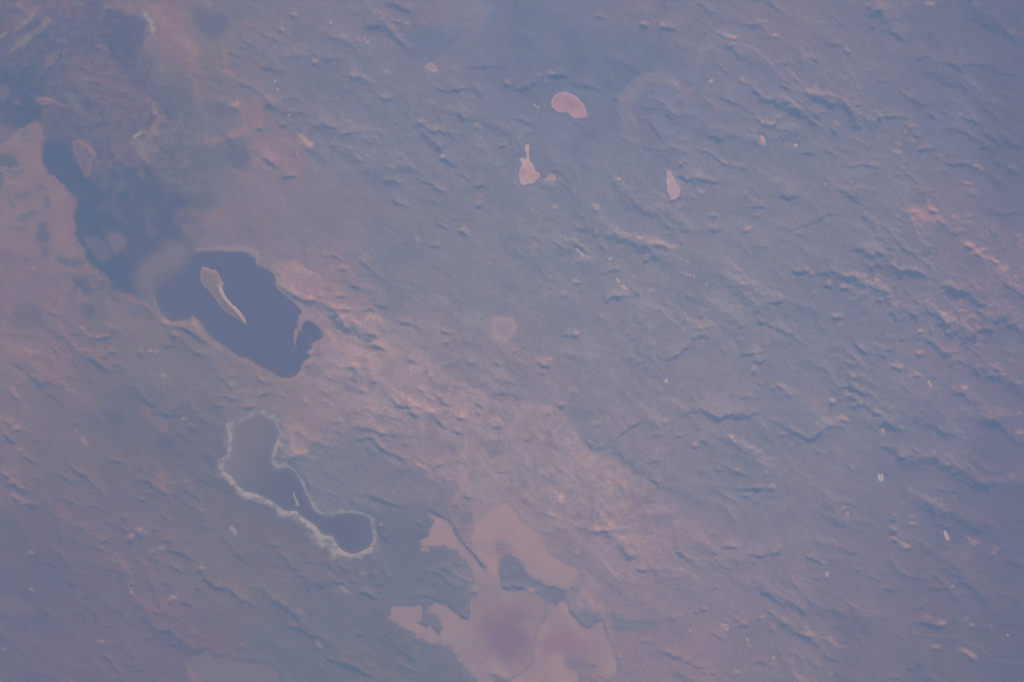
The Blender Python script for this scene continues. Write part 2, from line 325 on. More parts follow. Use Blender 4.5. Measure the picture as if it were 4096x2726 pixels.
# small steep peaks and spur faces that catch the sun: sheet -> x,y ...
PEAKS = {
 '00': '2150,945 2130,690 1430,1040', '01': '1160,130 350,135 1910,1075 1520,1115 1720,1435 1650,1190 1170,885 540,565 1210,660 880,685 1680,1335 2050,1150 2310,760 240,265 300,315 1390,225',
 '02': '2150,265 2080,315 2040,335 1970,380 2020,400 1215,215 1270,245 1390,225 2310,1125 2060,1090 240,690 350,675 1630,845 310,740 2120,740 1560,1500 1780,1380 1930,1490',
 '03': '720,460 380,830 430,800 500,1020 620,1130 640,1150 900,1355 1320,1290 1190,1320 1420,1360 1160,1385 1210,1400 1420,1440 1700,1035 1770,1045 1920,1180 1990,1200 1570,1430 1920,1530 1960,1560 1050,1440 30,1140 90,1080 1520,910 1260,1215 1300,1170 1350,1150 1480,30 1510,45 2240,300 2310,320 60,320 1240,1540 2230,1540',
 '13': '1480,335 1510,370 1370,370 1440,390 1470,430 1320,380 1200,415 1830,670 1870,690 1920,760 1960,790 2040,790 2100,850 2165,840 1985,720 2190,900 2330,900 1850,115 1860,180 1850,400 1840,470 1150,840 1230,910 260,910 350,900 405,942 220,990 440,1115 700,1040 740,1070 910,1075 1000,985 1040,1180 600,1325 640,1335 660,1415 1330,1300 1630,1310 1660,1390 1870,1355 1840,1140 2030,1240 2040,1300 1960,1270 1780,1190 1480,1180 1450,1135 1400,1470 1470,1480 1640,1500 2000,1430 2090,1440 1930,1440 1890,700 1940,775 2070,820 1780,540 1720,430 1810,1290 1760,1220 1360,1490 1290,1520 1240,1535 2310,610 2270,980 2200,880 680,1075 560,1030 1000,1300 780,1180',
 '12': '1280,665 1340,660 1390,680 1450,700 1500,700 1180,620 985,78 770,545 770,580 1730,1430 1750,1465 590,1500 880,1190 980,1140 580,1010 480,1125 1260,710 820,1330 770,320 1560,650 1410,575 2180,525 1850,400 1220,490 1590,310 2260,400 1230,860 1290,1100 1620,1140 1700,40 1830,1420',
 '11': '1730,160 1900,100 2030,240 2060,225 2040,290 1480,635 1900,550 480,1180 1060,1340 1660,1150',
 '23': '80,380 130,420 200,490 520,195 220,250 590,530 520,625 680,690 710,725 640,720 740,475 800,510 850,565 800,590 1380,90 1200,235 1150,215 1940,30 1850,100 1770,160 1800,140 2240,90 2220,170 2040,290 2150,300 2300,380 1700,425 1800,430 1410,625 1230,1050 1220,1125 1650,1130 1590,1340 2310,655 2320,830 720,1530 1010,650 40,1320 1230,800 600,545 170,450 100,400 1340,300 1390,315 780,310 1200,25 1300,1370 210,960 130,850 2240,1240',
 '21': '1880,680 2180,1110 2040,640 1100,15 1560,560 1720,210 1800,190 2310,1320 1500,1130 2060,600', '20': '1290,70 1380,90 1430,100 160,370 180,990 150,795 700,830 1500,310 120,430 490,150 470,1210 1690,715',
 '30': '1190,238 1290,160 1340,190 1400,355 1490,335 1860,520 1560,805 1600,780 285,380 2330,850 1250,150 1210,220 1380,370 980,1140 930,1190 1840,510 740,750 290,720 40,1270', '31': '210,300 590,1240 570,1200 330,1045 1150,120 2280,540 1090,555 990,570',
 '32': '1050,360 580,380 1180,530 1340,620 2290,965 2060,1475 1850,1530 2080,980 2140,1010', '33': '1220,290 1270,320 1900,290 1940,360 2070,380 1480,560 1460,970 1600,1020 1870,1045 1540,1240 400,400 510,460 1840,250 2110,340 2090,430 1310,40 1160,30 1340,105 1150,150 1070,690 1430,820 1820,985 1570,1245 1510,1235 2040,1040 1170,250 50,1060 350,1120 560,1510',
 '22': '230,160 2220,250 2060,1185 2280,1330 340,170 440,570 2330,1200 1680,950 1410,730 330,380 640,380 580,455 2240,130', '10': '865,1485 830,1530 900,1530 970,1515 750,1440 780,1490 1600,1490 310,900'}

# mean look of the sun-lit plain, lens darkening toward the right edge partly kept in, read off the overview sheet: x y r g b
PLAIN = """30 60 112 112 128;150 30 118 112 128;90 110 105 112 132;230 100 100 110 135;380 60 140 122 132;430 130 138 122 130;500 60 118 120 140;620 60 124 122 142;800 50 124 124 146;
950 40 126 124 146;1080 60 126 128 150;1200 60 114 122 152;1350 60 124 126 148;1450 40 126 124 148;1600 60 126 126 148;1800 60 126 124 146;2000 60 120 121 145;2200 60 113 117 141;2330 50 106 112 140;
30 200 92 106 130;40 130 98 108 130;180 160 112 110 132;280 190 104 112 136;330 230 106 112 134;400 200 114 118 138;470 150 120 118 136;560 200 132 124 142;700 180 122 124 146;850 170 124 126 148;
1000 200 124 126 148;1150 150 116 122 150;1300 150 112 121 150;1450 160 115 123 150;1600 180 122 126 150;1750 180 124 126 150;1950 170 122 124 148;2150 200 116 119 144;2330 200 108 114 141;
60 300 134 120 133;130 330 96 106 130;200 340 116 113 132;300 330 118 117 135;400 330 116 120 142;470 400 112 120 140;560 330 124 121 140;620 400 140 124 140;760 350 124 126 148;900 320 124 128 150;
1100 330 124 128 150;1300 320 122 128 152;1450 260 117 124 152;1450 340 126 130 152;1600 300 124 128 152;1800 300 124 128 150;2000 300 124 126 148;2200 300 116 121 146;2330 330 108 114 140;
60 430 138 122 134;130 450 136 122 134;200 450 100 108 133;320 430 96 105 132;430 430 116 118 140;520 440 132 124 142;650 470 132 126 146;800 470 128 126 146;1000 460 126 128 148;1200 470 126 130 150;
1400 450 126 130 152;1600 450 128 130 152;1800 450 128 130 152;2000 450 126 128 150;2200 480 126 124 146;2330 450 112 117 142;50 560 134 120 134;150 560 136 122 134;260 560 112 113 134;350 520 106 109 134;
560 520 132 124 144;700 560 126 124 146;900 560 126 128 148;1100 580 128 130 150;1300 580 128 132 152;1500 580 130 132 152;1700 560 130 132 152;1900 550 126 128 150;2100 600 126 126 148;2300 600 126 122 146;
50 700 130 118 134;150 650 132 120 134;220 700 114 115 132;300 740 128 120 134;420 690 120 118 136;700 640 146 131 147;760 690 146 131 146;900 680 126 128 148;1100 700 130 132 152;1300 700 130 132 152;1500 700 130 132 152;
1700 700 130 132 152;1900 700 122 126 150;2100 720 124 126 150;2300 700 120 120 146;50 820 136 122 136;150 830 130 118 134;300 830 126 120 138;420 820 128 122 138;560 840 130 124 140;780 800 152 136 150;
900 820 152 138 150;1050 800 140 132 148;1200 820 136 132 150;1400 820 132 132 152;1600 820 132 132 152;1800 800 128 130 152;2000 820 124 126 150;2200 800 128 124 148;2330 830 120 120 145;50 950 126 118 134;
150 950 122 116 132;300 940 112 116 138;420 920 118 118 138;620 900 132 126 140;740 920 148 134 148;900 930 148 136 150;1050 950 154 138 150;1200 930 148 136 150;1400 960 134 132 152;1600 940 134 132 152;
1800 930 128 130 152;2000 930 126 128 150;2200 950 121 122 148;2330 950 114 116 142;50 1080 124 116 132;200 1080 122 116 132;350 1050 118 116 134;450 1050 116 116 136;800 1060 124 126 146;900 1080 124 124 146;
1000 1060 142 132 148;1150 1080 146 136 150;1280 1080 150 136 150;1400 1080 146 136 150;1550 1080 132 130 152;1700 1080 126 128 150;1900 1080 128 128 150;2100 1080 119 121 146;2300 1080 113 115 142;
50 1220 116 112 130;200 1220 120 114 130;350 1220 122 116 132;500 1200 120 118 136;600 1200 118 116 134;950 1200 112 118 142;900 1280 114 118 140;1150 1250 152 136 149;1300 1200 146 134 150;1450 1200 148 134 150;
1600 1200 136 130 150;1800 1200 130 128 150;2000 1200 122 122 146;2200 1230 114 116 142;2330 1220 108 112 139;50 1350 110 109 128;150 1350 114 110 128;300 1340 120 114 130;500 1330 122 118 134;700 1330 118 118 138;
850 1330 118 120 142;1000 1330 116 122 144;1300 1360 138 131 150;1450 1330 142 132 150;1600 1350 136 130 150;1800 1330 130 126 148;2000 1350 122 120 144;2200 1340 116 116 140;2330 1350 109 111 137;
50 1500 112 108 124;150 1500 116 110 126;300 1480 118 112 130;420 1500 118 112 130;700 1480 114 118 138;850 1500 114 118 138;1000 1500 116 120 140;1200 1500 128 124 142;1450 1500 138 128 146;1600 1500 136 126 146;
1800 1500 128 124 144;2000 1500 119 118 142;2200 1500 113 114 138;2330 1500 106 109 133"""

# ruggedness of the land: x y strength (0 = smooth plain, 1 = broken hills)
ROUGH = """60 60 .35;300 60 .22;300 250 .12;150 200 .08;400 350 .1;60 420 .1;500 250 .3;700 100 .45;900 100 .4;700 300 .5;900 300 .45;1000 200 .4;1100 120 .15;1250 100 .06;1400 150 .06;1250 230 .2;
1300 330 .2;1450 220 .35;1600 120 .45;1800 120 .55;2000 120 .55;2250 100 .5;1600 300 .4;1800 300 .6;2000 280 .75;2200 300 .6;2330 300 .3;1000 420 .4;1150 430 .35;800 480 .12;600 470 .15;900 600 .06;700 560 .12;
1100 560 .2;1300 480 .5;1450 520 .5;1600 480 .35;1750 520 .5;1900 450 .25;2100 480 .7;2300 500 .6;1000 700 .08;1200 680 .25;1400 650 .5;1550 650 .35;1650 650 .2;1800 620 .6;1950 570 .35;2100 700 .95;2250 650 .6;
50 700 .2;200 740 .4;100 850 .3;300 800 .4;450 850 .45;650 680 .45;800 750 .6;950 820 .38;1100 780 .25;1300 800 .15;1500 780 .3;1600 760 .5;1800 780 .55;2000 780 .65;2200 800 1.0;2320 850 .7;600 900 .4;
750 900 .45;900 920 .38;1000 900 .36;1150 900 .32;1250 870 .35;1450 900 .2;1650 900 .4;1800 900 .7;1950 920 .6;2100 900 .7;2250 980 .6;50 1000 .5;200 1000 .4;350 950 .5;450 1030 .4;700 1000 .35;850 1020 .5;
1000 1000 .5;1150 1030 .36;1300 1030 .32;1450 1000 .2;1650 1000 .25;1850 1010 .35;2050 1030 .5;2250 1080 .5;100 1150 .55;300 1180 .55;450 1250 .55;550 1150 .3;800 1120 .12;950 1100 .3;950 1250 .12;1100 1150 .35;
1300 1180 .5;1450 1150 .3;1650 1100 .3;1850 1130 .35;2050 1180 .5;2250 1200 .5;100 1300 .4;300 1330 .5;450 1380 .5;600 1330 .5;800 1300 .45;950 1350 .3;1300 1260 .2;1450 1280 .35;1650 1260 .4;1850 1250 .35;
2050 1280 .55;2250 1330 .5;60 1450 .25;250 1420 .45;350 1500 .45;600 1450 .35;750 1420 .45;900 1430 .4;1000 1480 .45;1450 1400 .25;1600 1400 .3;1800 1380 .45;2000 1420 .35;2200 1450 .4;1600 1500 .4;1850 1520 .5;2200 1530 .35;1060 1180 .45;1090 1260 .4;1110 1330 .45;1050 1370 .4;1170 1200 .4;1240 1290 .4;1220 1180 .2;1320 1330 .3;1000 1200 .25;1240 1400 .3;400 160 .12;260 240 .25;340 260 .3;280 120 .3;700 640 .4;650 620 .3"""

# ------------------------------------------------------------------ terrain grid
CELL = 0.155


def axis(inner, outer):
    a = np.arange(-inner, inner + CELL / 2, CELL)
    e, s, p = [], CELL, a[-1]
    while p < outer:
        s = min(s * 1.14, 12.0)
        p += s
        e.append(p)
    e = np.array(e)
    return np.concatenate([-(e[::-1]), a, e])


xs = axis(85.0, 300.0)
ys = axis(57.5, 300.0)
NX, NY = len(xs), len(ys)
X, Y = np.meshgrid(xs, ys)
IX = np.arange(NX, dtype=float)
IY = np.arange(NY, dtype=float)


def gather(A, x, y):
    """bilinear lookup of a terrain field"""
    fx = np.clip(np.interp(x, xs, IX), 0, NX - 1.001)
    fy = np.clip(np.interp(y, ys, IY), 0, NY - 1.001)
    i, j = fx.astype(int), fy.astype(int)
    u, v = fx - i, fy - j
    if A.ndim == 3:
        u, v = u[..., None], v[..., None]
    return (A[j, i] * (1 - u) + A[j, i + 1] * u) * (1 - v) + (A[j + 1, i] * (1 - u) + A[j + 1, i + 1] * u) * v


def scatter_field(text, sig):
    rows = np.array([[float(v) for v in r.split()] for r in text.replace('\n', '').split(';') if r.strip()])
    P = D(rows[:, :2])
    cx = np.linspace(-86, 86, 130)
    cy = np.linspace(-59, 59, 90)
    gx, gy = np.meshgrid(cx, cy)
    d2 = (gx[..., None] - P[:, 0]) ** 2 + (gy[..., None] - P[:, 1]) ** 2
    w = np.exp(-d2 / (2 * sig * sig)) + 1e-9 / (1 + d2)
    F = (w[..., None] * rows[:, 2:]).sum(2) / w.sum(2)[..., None]
    wx = X + 2.2 * fbm(X, Y, 7, 3, 901)
    wy = Y + 2.2 * fbm(X, Y, 7, 3, 911)
    fx = np.clip((wx + 86) / 172 * 129, 0, 128.999)
    fy = np.clip((wy + 59) / 118 * 89, 0, 88.999)
    i, j = fx.astype(int), fy.astype(int)
    u, v = (fx - i)[..., None], (fy - j)[..., None]
    return (F[j, i] * (1 - u) + F[j, i + 1] * u) * (1 - v) + (F[j + 1, i] * (1 - u) + F[j + 1, i + 1] * u) * v


AIR = np.array([0.0896, 0.137, 0.2360])     # light the air itself sends up to the camera
GAIN = np.array([0.461, 0.371, 0.203])    # how much of a flat white ground's light comes back up through the air


def albedo(rgb):
    """ground reflectance that gives a flat, sun-lit field this look from orbit"""
    a = (s2l(rgb) - AIR) / GAIN
    out = np.clip(a, 0.012, 0.85)
    out[..., 2] = np.clip(out[..., 2], 0.20 * out[..., 0], 1.5 * out[..., 0] + 0.05)
    out[..., 1] = np.clip(out[..., 1], 0.35 * out[..., 0], 1.05 * out[..., 0] + 0.02)
    return out


def window(pts, pad):
    i0, i1 = np.searchsorted(xs, [pts[:, 0].min() - pad, pts[:, 0].max() + pad])
    j0, j1 = np.searchsorted(ys, [pts[:, 1].min() - pad, pts[:, 1].max() + pad])
    return slice(max(j0 - 1, 0), j1 + 1), slice(max(i0 - 1, 0), i1 + 1)


# ------------------------------------------------------------------ relief
GRAIN = math.radians(-27)                 # the strike of the country rock
ca, sa = math.cos(GRAIN), math.sin(GRAIN)
wX = X + 2.8 * fbm(X, Y, 10, 3, 11)
wY = Y + 2.8 * fbm(X, Y, 10, 3, 21)
U = wX * ca + wY * sa
V = -wX * sa + wY * ca
rough = scatter_field(ROUGH, 5.0)[..., 0]
patchy = 0.10 + 1.35 * smooth(-0.28, 0.42, fbm(X + 2 * fbm(X, Y, 8, 2, 33), Y, 13, 4, 31, 0.55))
Z = 0.05 * fbm(X, Y, 30, 2, 41)
Z += rough * patchy * 0.75 * (ridged(U / 3.4, V, 8.0, 3, 47, 0.45) - 0.35)
Z += rough * patchy * 0.20 * (ridged(U / 2.0, V, 3.3, 4, 51, 0.52) - 0.35)
Z += rough * (0.3 + 0.7 * patchy) * 0.40 * (ridged(U / 5.5, V + 0.25 * U, 6.0, 4, 53, 0.5) - 0.4)
Z += rough * patchy * 0.17 * fbm(U / 1.5, V, 2.6, 4, 55, 0.5)
Z += (0.012 + 0.05 * rough) * fbm(U / 4.0, V, 1.0, 4, 57, 0.6)
del wX, wY

warpx = 0.24 * fbm(X, Y, 1.7, 3, 101, 0.6)
warpy = 0.24 * fbm(X, Y, 1.7, 3, 111, 0.6)
hmod = fbm(X, Y, 2.6, 3, 121, 0.6)
tanel = math.tan(math.radians(13.0))
R = np.zeros_like(Z)
for key, text in CRESTS.items():
    for item in text.replace('\n', '').split(';'):
        item = item.strip()
        if not item:
            continue
        head, rest = item.split(' ', 1)
        mesa = head.endswith('m')
        w = float(head.rstrip('m'))
        line = spline(T(int(key[0]), int(key[1]), parse(rest)), 4)
        h = (1.75 if mesa else 1.75) * w * K / TS * tanel + 0.014
        wl = h * (12 if mesa else 3.6) + (0.25 if mesa else 0.16)
        ws = max(0.24, h * 1.7)
        sl = window(line, 2.6 * wl + 0.6)
        d, side, t, L = pdist(X[sl] + warpx[sl], Y[sl] + warpy[sl], line)
        tap = np.clip(np.minimum(t, 1 - t) / 0.36, 0, 1) ** 0.8
        # beyond the ends of the line the ridge sinks away
        hh = h * (0.12 + 0.88 * tap) * (1.0 + 0.45 * hmod[sl])
        prof = np.where(side > 0, np.exp(-(d / ws) ** 2), np.exp(-(d / wl) ** 1.35))
        R[sl] = np.maximum(R[sl], hh * prof)
Z += R


def peaks(text, key, k0):
    for n, q in enumerate(text.split()):
        c = T(int(key[0]), int(key[1]), parse(q))[0]
        rs = (((n * 7 + k0) * 2654435761) % 1000) / 1000.0
        sl = window(c[None], 1.6)
        dx = X[sl] + warpx[sl] - c[0]
        dy = Y[sl] + warpy[sl] - (c[1] - 0.14)
        tl = (rs - 0.5) * 1.4 - 0.35
        u, v = dx * math.cos(tl) + dy * math.sin(tl), -dx * math.sin(tl) + dy * math.cos(tl)
        ry = np.where(v > 0, 0.34, 0.45)
        b = (0.062 + 0.05 * rs) * np.exp(-np.abs(u / (0.34 + 0.3 * rs)) ** 1.6 - np.abs(v / ry) ** 1.5)
        Z[sl] += b


for n, (key, text) in enumerate(PEAKS.items()):
    peaks(text, key, n * 31)


# gullies and spurs running down every slope (streaked noise turned along the fall line)
def gullies(scale, amp, seed, smoothn):
    gy, gx = np.gradient(Z, ys, xs)
    for _ in range(smoothn):
        for g in (gx, gy):
            g[1:-1, 1:-1] = 0.25 * (2 * g[1:-1, 1:-1] + 0.5 * (g[:-2, 1:-1] + g[2:, 1:-1] + g[1:-1, :-2] + g[1:-1, 2:]))
    sl = np.hypot(gx, gy)
    ux, uy = -gy / (sl + 1e-4), gx / (sl + 1e-4)
    px, py = X / scale, Y / scale
    ix, iy = np.floor(px), np.floor(py)
    acc, tot = np.zeros_like(Z), np.zeros_like(Z)
    for a in (-1, 0, 1):
        for b in (-1, 0, 1):
            h1 = hash2(ix + a, iy + b, seed) / 65536.0
            h2 = hash2(ix + a, iy + b, seed + 1) / 65536.0
            vx, vy = px - ix - a - h1, py - iy - b - h2
            w = np.exp(-2.6 * (vx * vx + vy * vy))
            acc += w * np.cos((vx * ux + vy * uy) * 6.2832 * 1.15 + 6.28 * h1)
            tot += w
    f = acc / tot
    f = np.where(f > 0, f, 0.55 * f)
    return amp * scale * f * smooth(0.02, 0.22, sl) * np.clip(sl * 4, 0.25, 1)


Z += gullies(1.9, 0.034, 501, 6)
Z += gullies(0.9, 0.030, 511, 3)
Z += (0.006 + 0.020 * rough) * fbm(U / 1.4, V, 1.0, 4, 71, 0.64)


# running water: many drops at once roll downhill, cut the steep places and drop their load on the flat
def rain(H, drops, batches, life, seed, keep):
    rg = np.random.default_rng(seed)
    ny, nx = H.shape
    flatH = H.ravel()
    cum = np.cumsum(keep.ravel() / keep.sum())
    for bt in range(batches):
        idx = np.searchsorted(cum, rg.random(drops)).clip(0, ny * nx - 1)
        py = (idx // nx) + rg.random(drops)
        px = (idx % nx) + rg.random(drops)
        dx = np.zeros(drops)
        dy = np.zeros(drops)
        vel = np.ones(drops)
        wat = np.ones(drops)
        sed = np.zeros(drops)
        ks, ws = [], []
        for step in range(life):
            px = px.clip(1, nx - 3)
            py = py.clip(1, ny - 3)
            i, j = px.astype(int), py.astype(int)
            u, v = px - i, py - j
            k = j * nx + i
            a, b, c, d = flatH[k], flatH[k + 1], flatH[k + nx], flatH[k + nx + 1]
            gx = (b - a) * (1 - v) + (d - c) * v
            gy = (c - a) * (1 - u) + (d - b) * u
            h0 = (a * (1 - u) + b * u) * (1 - v) + (c * (1 - u) + d * u) * v
            dx = dx * 0.25 - gx * 0.75
            dy = dy * 0.25 - gy * 0.75
            n = np.hypot(dx, dy) + 1e-9
            dx, dy = dx / n, dy / n
            qx, qy = (px + dx).clip(1, nx - 3), (py + dy).clip(1, ny - 3)
            i2, j2 = qx.astype(int), qy.astype(int)
            u2, v2 = qx - i2, qy - j2
            k2 = j2 * nx + i2
            h1 = (flatH[k2] * (1 - u2) + flatH[k2 + 1] * u2) * (1 - v2) + (flatH[k2 + nx] * (1 - u2) + flatH[k2 + nx + 1] * u2) * v2
            dh = h1 - h0
            cap = np.maximum(-dh, 0.002) * vel * wat * 2.5
            up = dh > 0
            dep = np.where(up, np.minimum(dh, sed), np.where(sed > cap, (sed - cap) * 0.10, 0.0))
            ero = np.where(~up & (sed <= cap), np.minimum((cap - sed) * 0.12, -dh * 0.5), 0.0)
            amt = dep - ero
            sed -= amt
            for off, w in ((0, (1 - u) * (1 - v)), (1, u * (1 - v)), (nx, (1 - u) * v), (nx + 1, u * v)):
                ks.append(k + off)
                ws.append(amt * w)
            vel = np.sqrt(np.maximum(vel * vel - dh * 6.0, 0.02)).clip(0, 3)
            wat *= 0.975
            px, py = qx, qy
        dl = np.bincount(np.concatenate(ks), np.concatenate(ws), ny * nx).reshape(ny, nx)
        dl[1:-1, 1:-1] = 0.5 * dl[1:-1, 1:-1] + 0.125 * (dl[:-2, 1:-1] + dl[2:, 1:-1] + dl[1:-1, :-2] + dl[1:-1, 2:])
        flatH += np.clip(dl, -0.25, 0.25).ravel()
    return flatH.reshape(ny, nx)


jj = slice(*np.searchsorted(ys, [-57.6, 57.6]))
ii = slice(*np.searchsorted(xs, [-85.1, 85.1]))
Z[jj, ii] = rain(np.ascontiguousarray(Z[jj, ii]) / CELL, 45000, 5, 36, 3, 0.06 + rough[jj, ii]) * CELL
# fine dissection: small spurs, rills and rock ribs
fx, fy = X + 0.9 * fbm(X, Y, 2.4, 3, 701, 0.6), Y + 0.9 * fbm(X, Y, 2.4, 3, 711, 0.6)
fu, fv = fx * ca + fy * sa, -fx * sa + fy * ca
fine = 0.15 + 0.75 * np.clip(patchy, 0, 1.2) * smooth(-0.3, 0.4, fbm(X, Y, 6, 3, 721, 0.6))
Z += (0.010 + 0.060 * rough * fine) * (ridged(fu / 1.7, fv, 1.25, 4, 731, 0.62) - 0.4)
Z += (0.006 + 0.016 * rough) * fbm(fx, fy, 0.55, 3, 741, 0.7)
Z += gullies(0.62, 0.030, 521, 1)
Z += 0.02

# ------------------------------------------------------------------ colour of the ground
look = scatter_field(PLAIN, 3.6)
mot = fbm(U / 2.0, V, 4.2, 5, 201, 0.6)
mot2 = fbm(X, Y, 1.5, 4, 211, 0.6)
wisp = fbm(X + 1.2 * mot, Y + 1.2 * mot2, 6.0, 5, 221, 0.55)


def paint(poly, rgb, soft=0.6, alpha=1.0, warp=0.4, speck=0.0):
    sl = window(poly, soft * 2 + warp * 2 + 0.3)
    d = sdist(X[sl] + warp * 2.2 * mot2[sl], Y[sl] + warp * 2.2 * mot[sl], poly)
    a = alpha * smooth(soft, -soft, d)
    if speck:
        a = a * np.clip(1 + speck * 2.0 * mot2[sl], 0, 1.3)
    a = np.clip(a, 0, 1)[..., None]
    look[sl] = look[sl] * (1 - a) + np.array(rgb, float) * a


def stroke(line, width, rgb, alpha=1.0, warp=0.12, soft=0.5):
    line = spline(line, 5)
    sl = window(line, width * 2 + 0.8)
    d, s, t, L = pdist(X[sl] + warp * 2 * mot2[sl], Y[sl] + warp * 2 * mot[sl], line)
    tap = 0.35 + 0.65 * np.clip(np.minimum(t, 1 - t) / 0.2, 0, 1)
    a = np.clip(alpha * smooth(width * (1 + soft), width * (1 - soft), d / tap), 0, 1)[..., None]
    look[sl] = look[sl] * (1 - a) + np.array(rgb, float) * a


# broad soils, some haze painted in
# highlights of the small steep peaks, put into the ground colour as pale pink
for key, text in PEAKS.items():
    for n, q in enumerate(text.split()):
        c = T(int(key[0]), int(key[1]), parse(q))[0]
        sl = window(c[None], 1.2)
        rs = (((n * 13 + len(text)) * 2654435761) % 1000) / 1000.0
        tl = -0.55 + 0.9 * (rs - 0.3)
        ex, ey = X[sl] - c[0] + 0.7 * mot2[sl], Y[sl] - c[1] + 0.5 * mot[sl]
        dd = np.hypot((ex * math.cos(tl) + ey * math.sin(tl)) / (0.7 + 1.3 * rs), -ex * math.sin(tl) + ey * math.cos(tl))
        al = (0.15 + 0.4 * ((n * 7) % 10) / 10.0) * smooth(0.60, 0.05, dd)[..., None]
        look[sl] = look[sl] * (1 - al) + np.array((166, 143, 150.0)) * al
paint(J('11 190,900 270,840 350,830 410,870 470,900 540,940 620,960 680,1010 720,1060 800,1120 760,1150 640,1150 540,1190 450,1170 370,1150 290,1110 210,1070 200,1000'), (152, 134, 149), 0.25, 0.9, 0.2)
paint(J('11 280,850 350,835 410,875 470,905 520,930 500,955 430,930 330,890'), (168, 146, 152), 0.2, 0.9, 0.25)
paint(J('01 360,1230 420,1240 480,1290 540,1330 500,1345 400,1300'), (172, 146, 151), 0.25, 0.9, 0.35)
paint(J('01 0,1330 150,1350 260,1420 230,1568 0,1568'), (142, 126, 143), 1.2, 0.8, 0.5)
paint(J('01 1480,270 1880,260 1900,400 1650,520 1430,560 1330,420'), (113, 121, 149), 1.4, 0.9, 0.8)
paint(J('02 400,250 900,230 1350,320 1450,560 1250,640 1050,900 900,880 820,830 600,600 450,450'), (112, 121, 150), 1.6, 0.9, 0.8)
paint(J('02 0,20 260,60 270,200 130,260 0,250'), (112, 121, 150), 0.8, 0.8, 0.6)
paint(J('01 1850,0 2100,0 2140,200 2000,300 1900,160'), (128, 129, 151), 0.9, 0.7, 0.6)
paint(J('02 700,1050 840,1000 1000,1060 900,1230 700,1300 600,1420 560,1300'), (114, 122, 151), 1.0, 0.8, 0.6)
for s, w, c in (('02 1150,1440 1130,1250 1060,1080 1040,930 1180,770 1300,700 1420,710 1520,770', 1.1, (132, 132, 151)),
                ('02 1700,600 1780,450 1850,340 2000,290 2150,270', 0.9, (131, 130, 150)),
                ('02 1520,780 1640,850 1900,980 2050,1030', 0.5, (138, 130, 150)),
                ('32 700,600 690,720 770,830 830,960', 0.8, (152, 136, 150)),
                ('22 590,920 620,1000 700,1110 780,1200', 1.1, (158, 140, 151)),
                ('22 500,700 520,850 530,1000 560,1150', 0.7, (152, 138, 151)),
                ('00 1370,420 1420,230 1480,80 1560,20', 2.4, (139, 122, 131)),
                ('00 1560,300 1700,370 1770,470 1740,580', 1.1, (144, 126, 131)),
                ('00 1330,860 1400,940 1425,1010 1415,1060', 0.45, (136, 122, 132)),
                ('00 1000,60 1120,40 1260,90', 1.0, (136, 118, 132)),
                ('00 2060,430 2100,640 2150,690', 0.5, (140, 124, 138)),
                ('00 1900,1180 1940,1290 2110,1260 2350,1120', 0.6, (146, 126, 140)),
                ('00 330,60 300,130 290,165 230,200 170,270 110,340', 0.34, (150, 138, 142)),
                ('00 430,170 410,220 370,265 300,320 240,370 170,420 90,490', 0.36, (144, 130, 138)),
                ('00 70,295 0,350 -60,400', 0.3, (148, 138, 142)),
                ('00 20,270 120,180 220,100 300,30', 1.3, (122, 112, 128)),
                ('00 1310,100 1360,170 1400,240 1412,300', 0.28, (150, 142, 150)),
                ('00 600,850 650,910 700,960 760,1020', 0.7, (120, 122, 140)),
                ('00 1200,1290 1240,1245 1310,1210', 0.24, (158, 146, 148)),
                ('00 1320,1215 1420,1215 1430,1150 1470,1075 1530,1100', 0.5, (138, 122, 134)),
                ('00 1050,1150 1050,1300 1060,1420 1150,1490', 0.6, (130, 118, 134)),
                ('00 1260,1380 1330,1400 1360,1470', 0.5, (146, 130, 138)),
                ('00 880,410 930,420', 0.3, (140, 130, 140)),
                ('00 420,600 470,570 520,540', 0.4, (132, 118, 132)),
                ('00 560,370 620,375', 0.35, (130, 120, 134)),
                ('11 460,740 530,710', 0.3, (150, 134, 148)), ('11 1000,1350 1080,1340 1180,1400', 0.5, (164, 144, 152)),
                ('10 560,1240 590,1130 600,1090', 0.5, (142, 124, 136)), ('10 770,1200 780,1130 800,1080', 0.5, (140, 124, 136)),
                ('21 560,20 600,100 520,260 460,330', 1.2, (142, 130, 146)),
                ('20 1300,600 1450,740 1560,790', 0.9, (134, 120, 136)), ('20 1500,1200 1480,1350 1600,1460', 0.9, (132, 118, 134)),
                ('20 80,1400 170,1450 250,1475', 0.5, (150, 128, 138)),
                ('31 1510,350 1600,360', 0.4, (150, 132, 148)),
                ('23 400,500 450,600 520,650', 0.4, (148, 134, 150)),
                ('12 140,900 210,680 330,560', 0.4, (136, 132, 150)),
                ('32 1000,240 1150,230 1240,290', 0.4, (160, 140, 150)), ('32 1250,230 1330,190 1440,170 1560,60', 0.35, (154, 138, 150)),
                ('33 1750,1250 1830,1280 1930,1350', 0.35, (146, 132, 146)), ('33 560,1150 620,1210 720,1250', 0.35, (146, 132, 146))):
    stroke(J(s), w, c, 0.85, 0.2, 0.6)
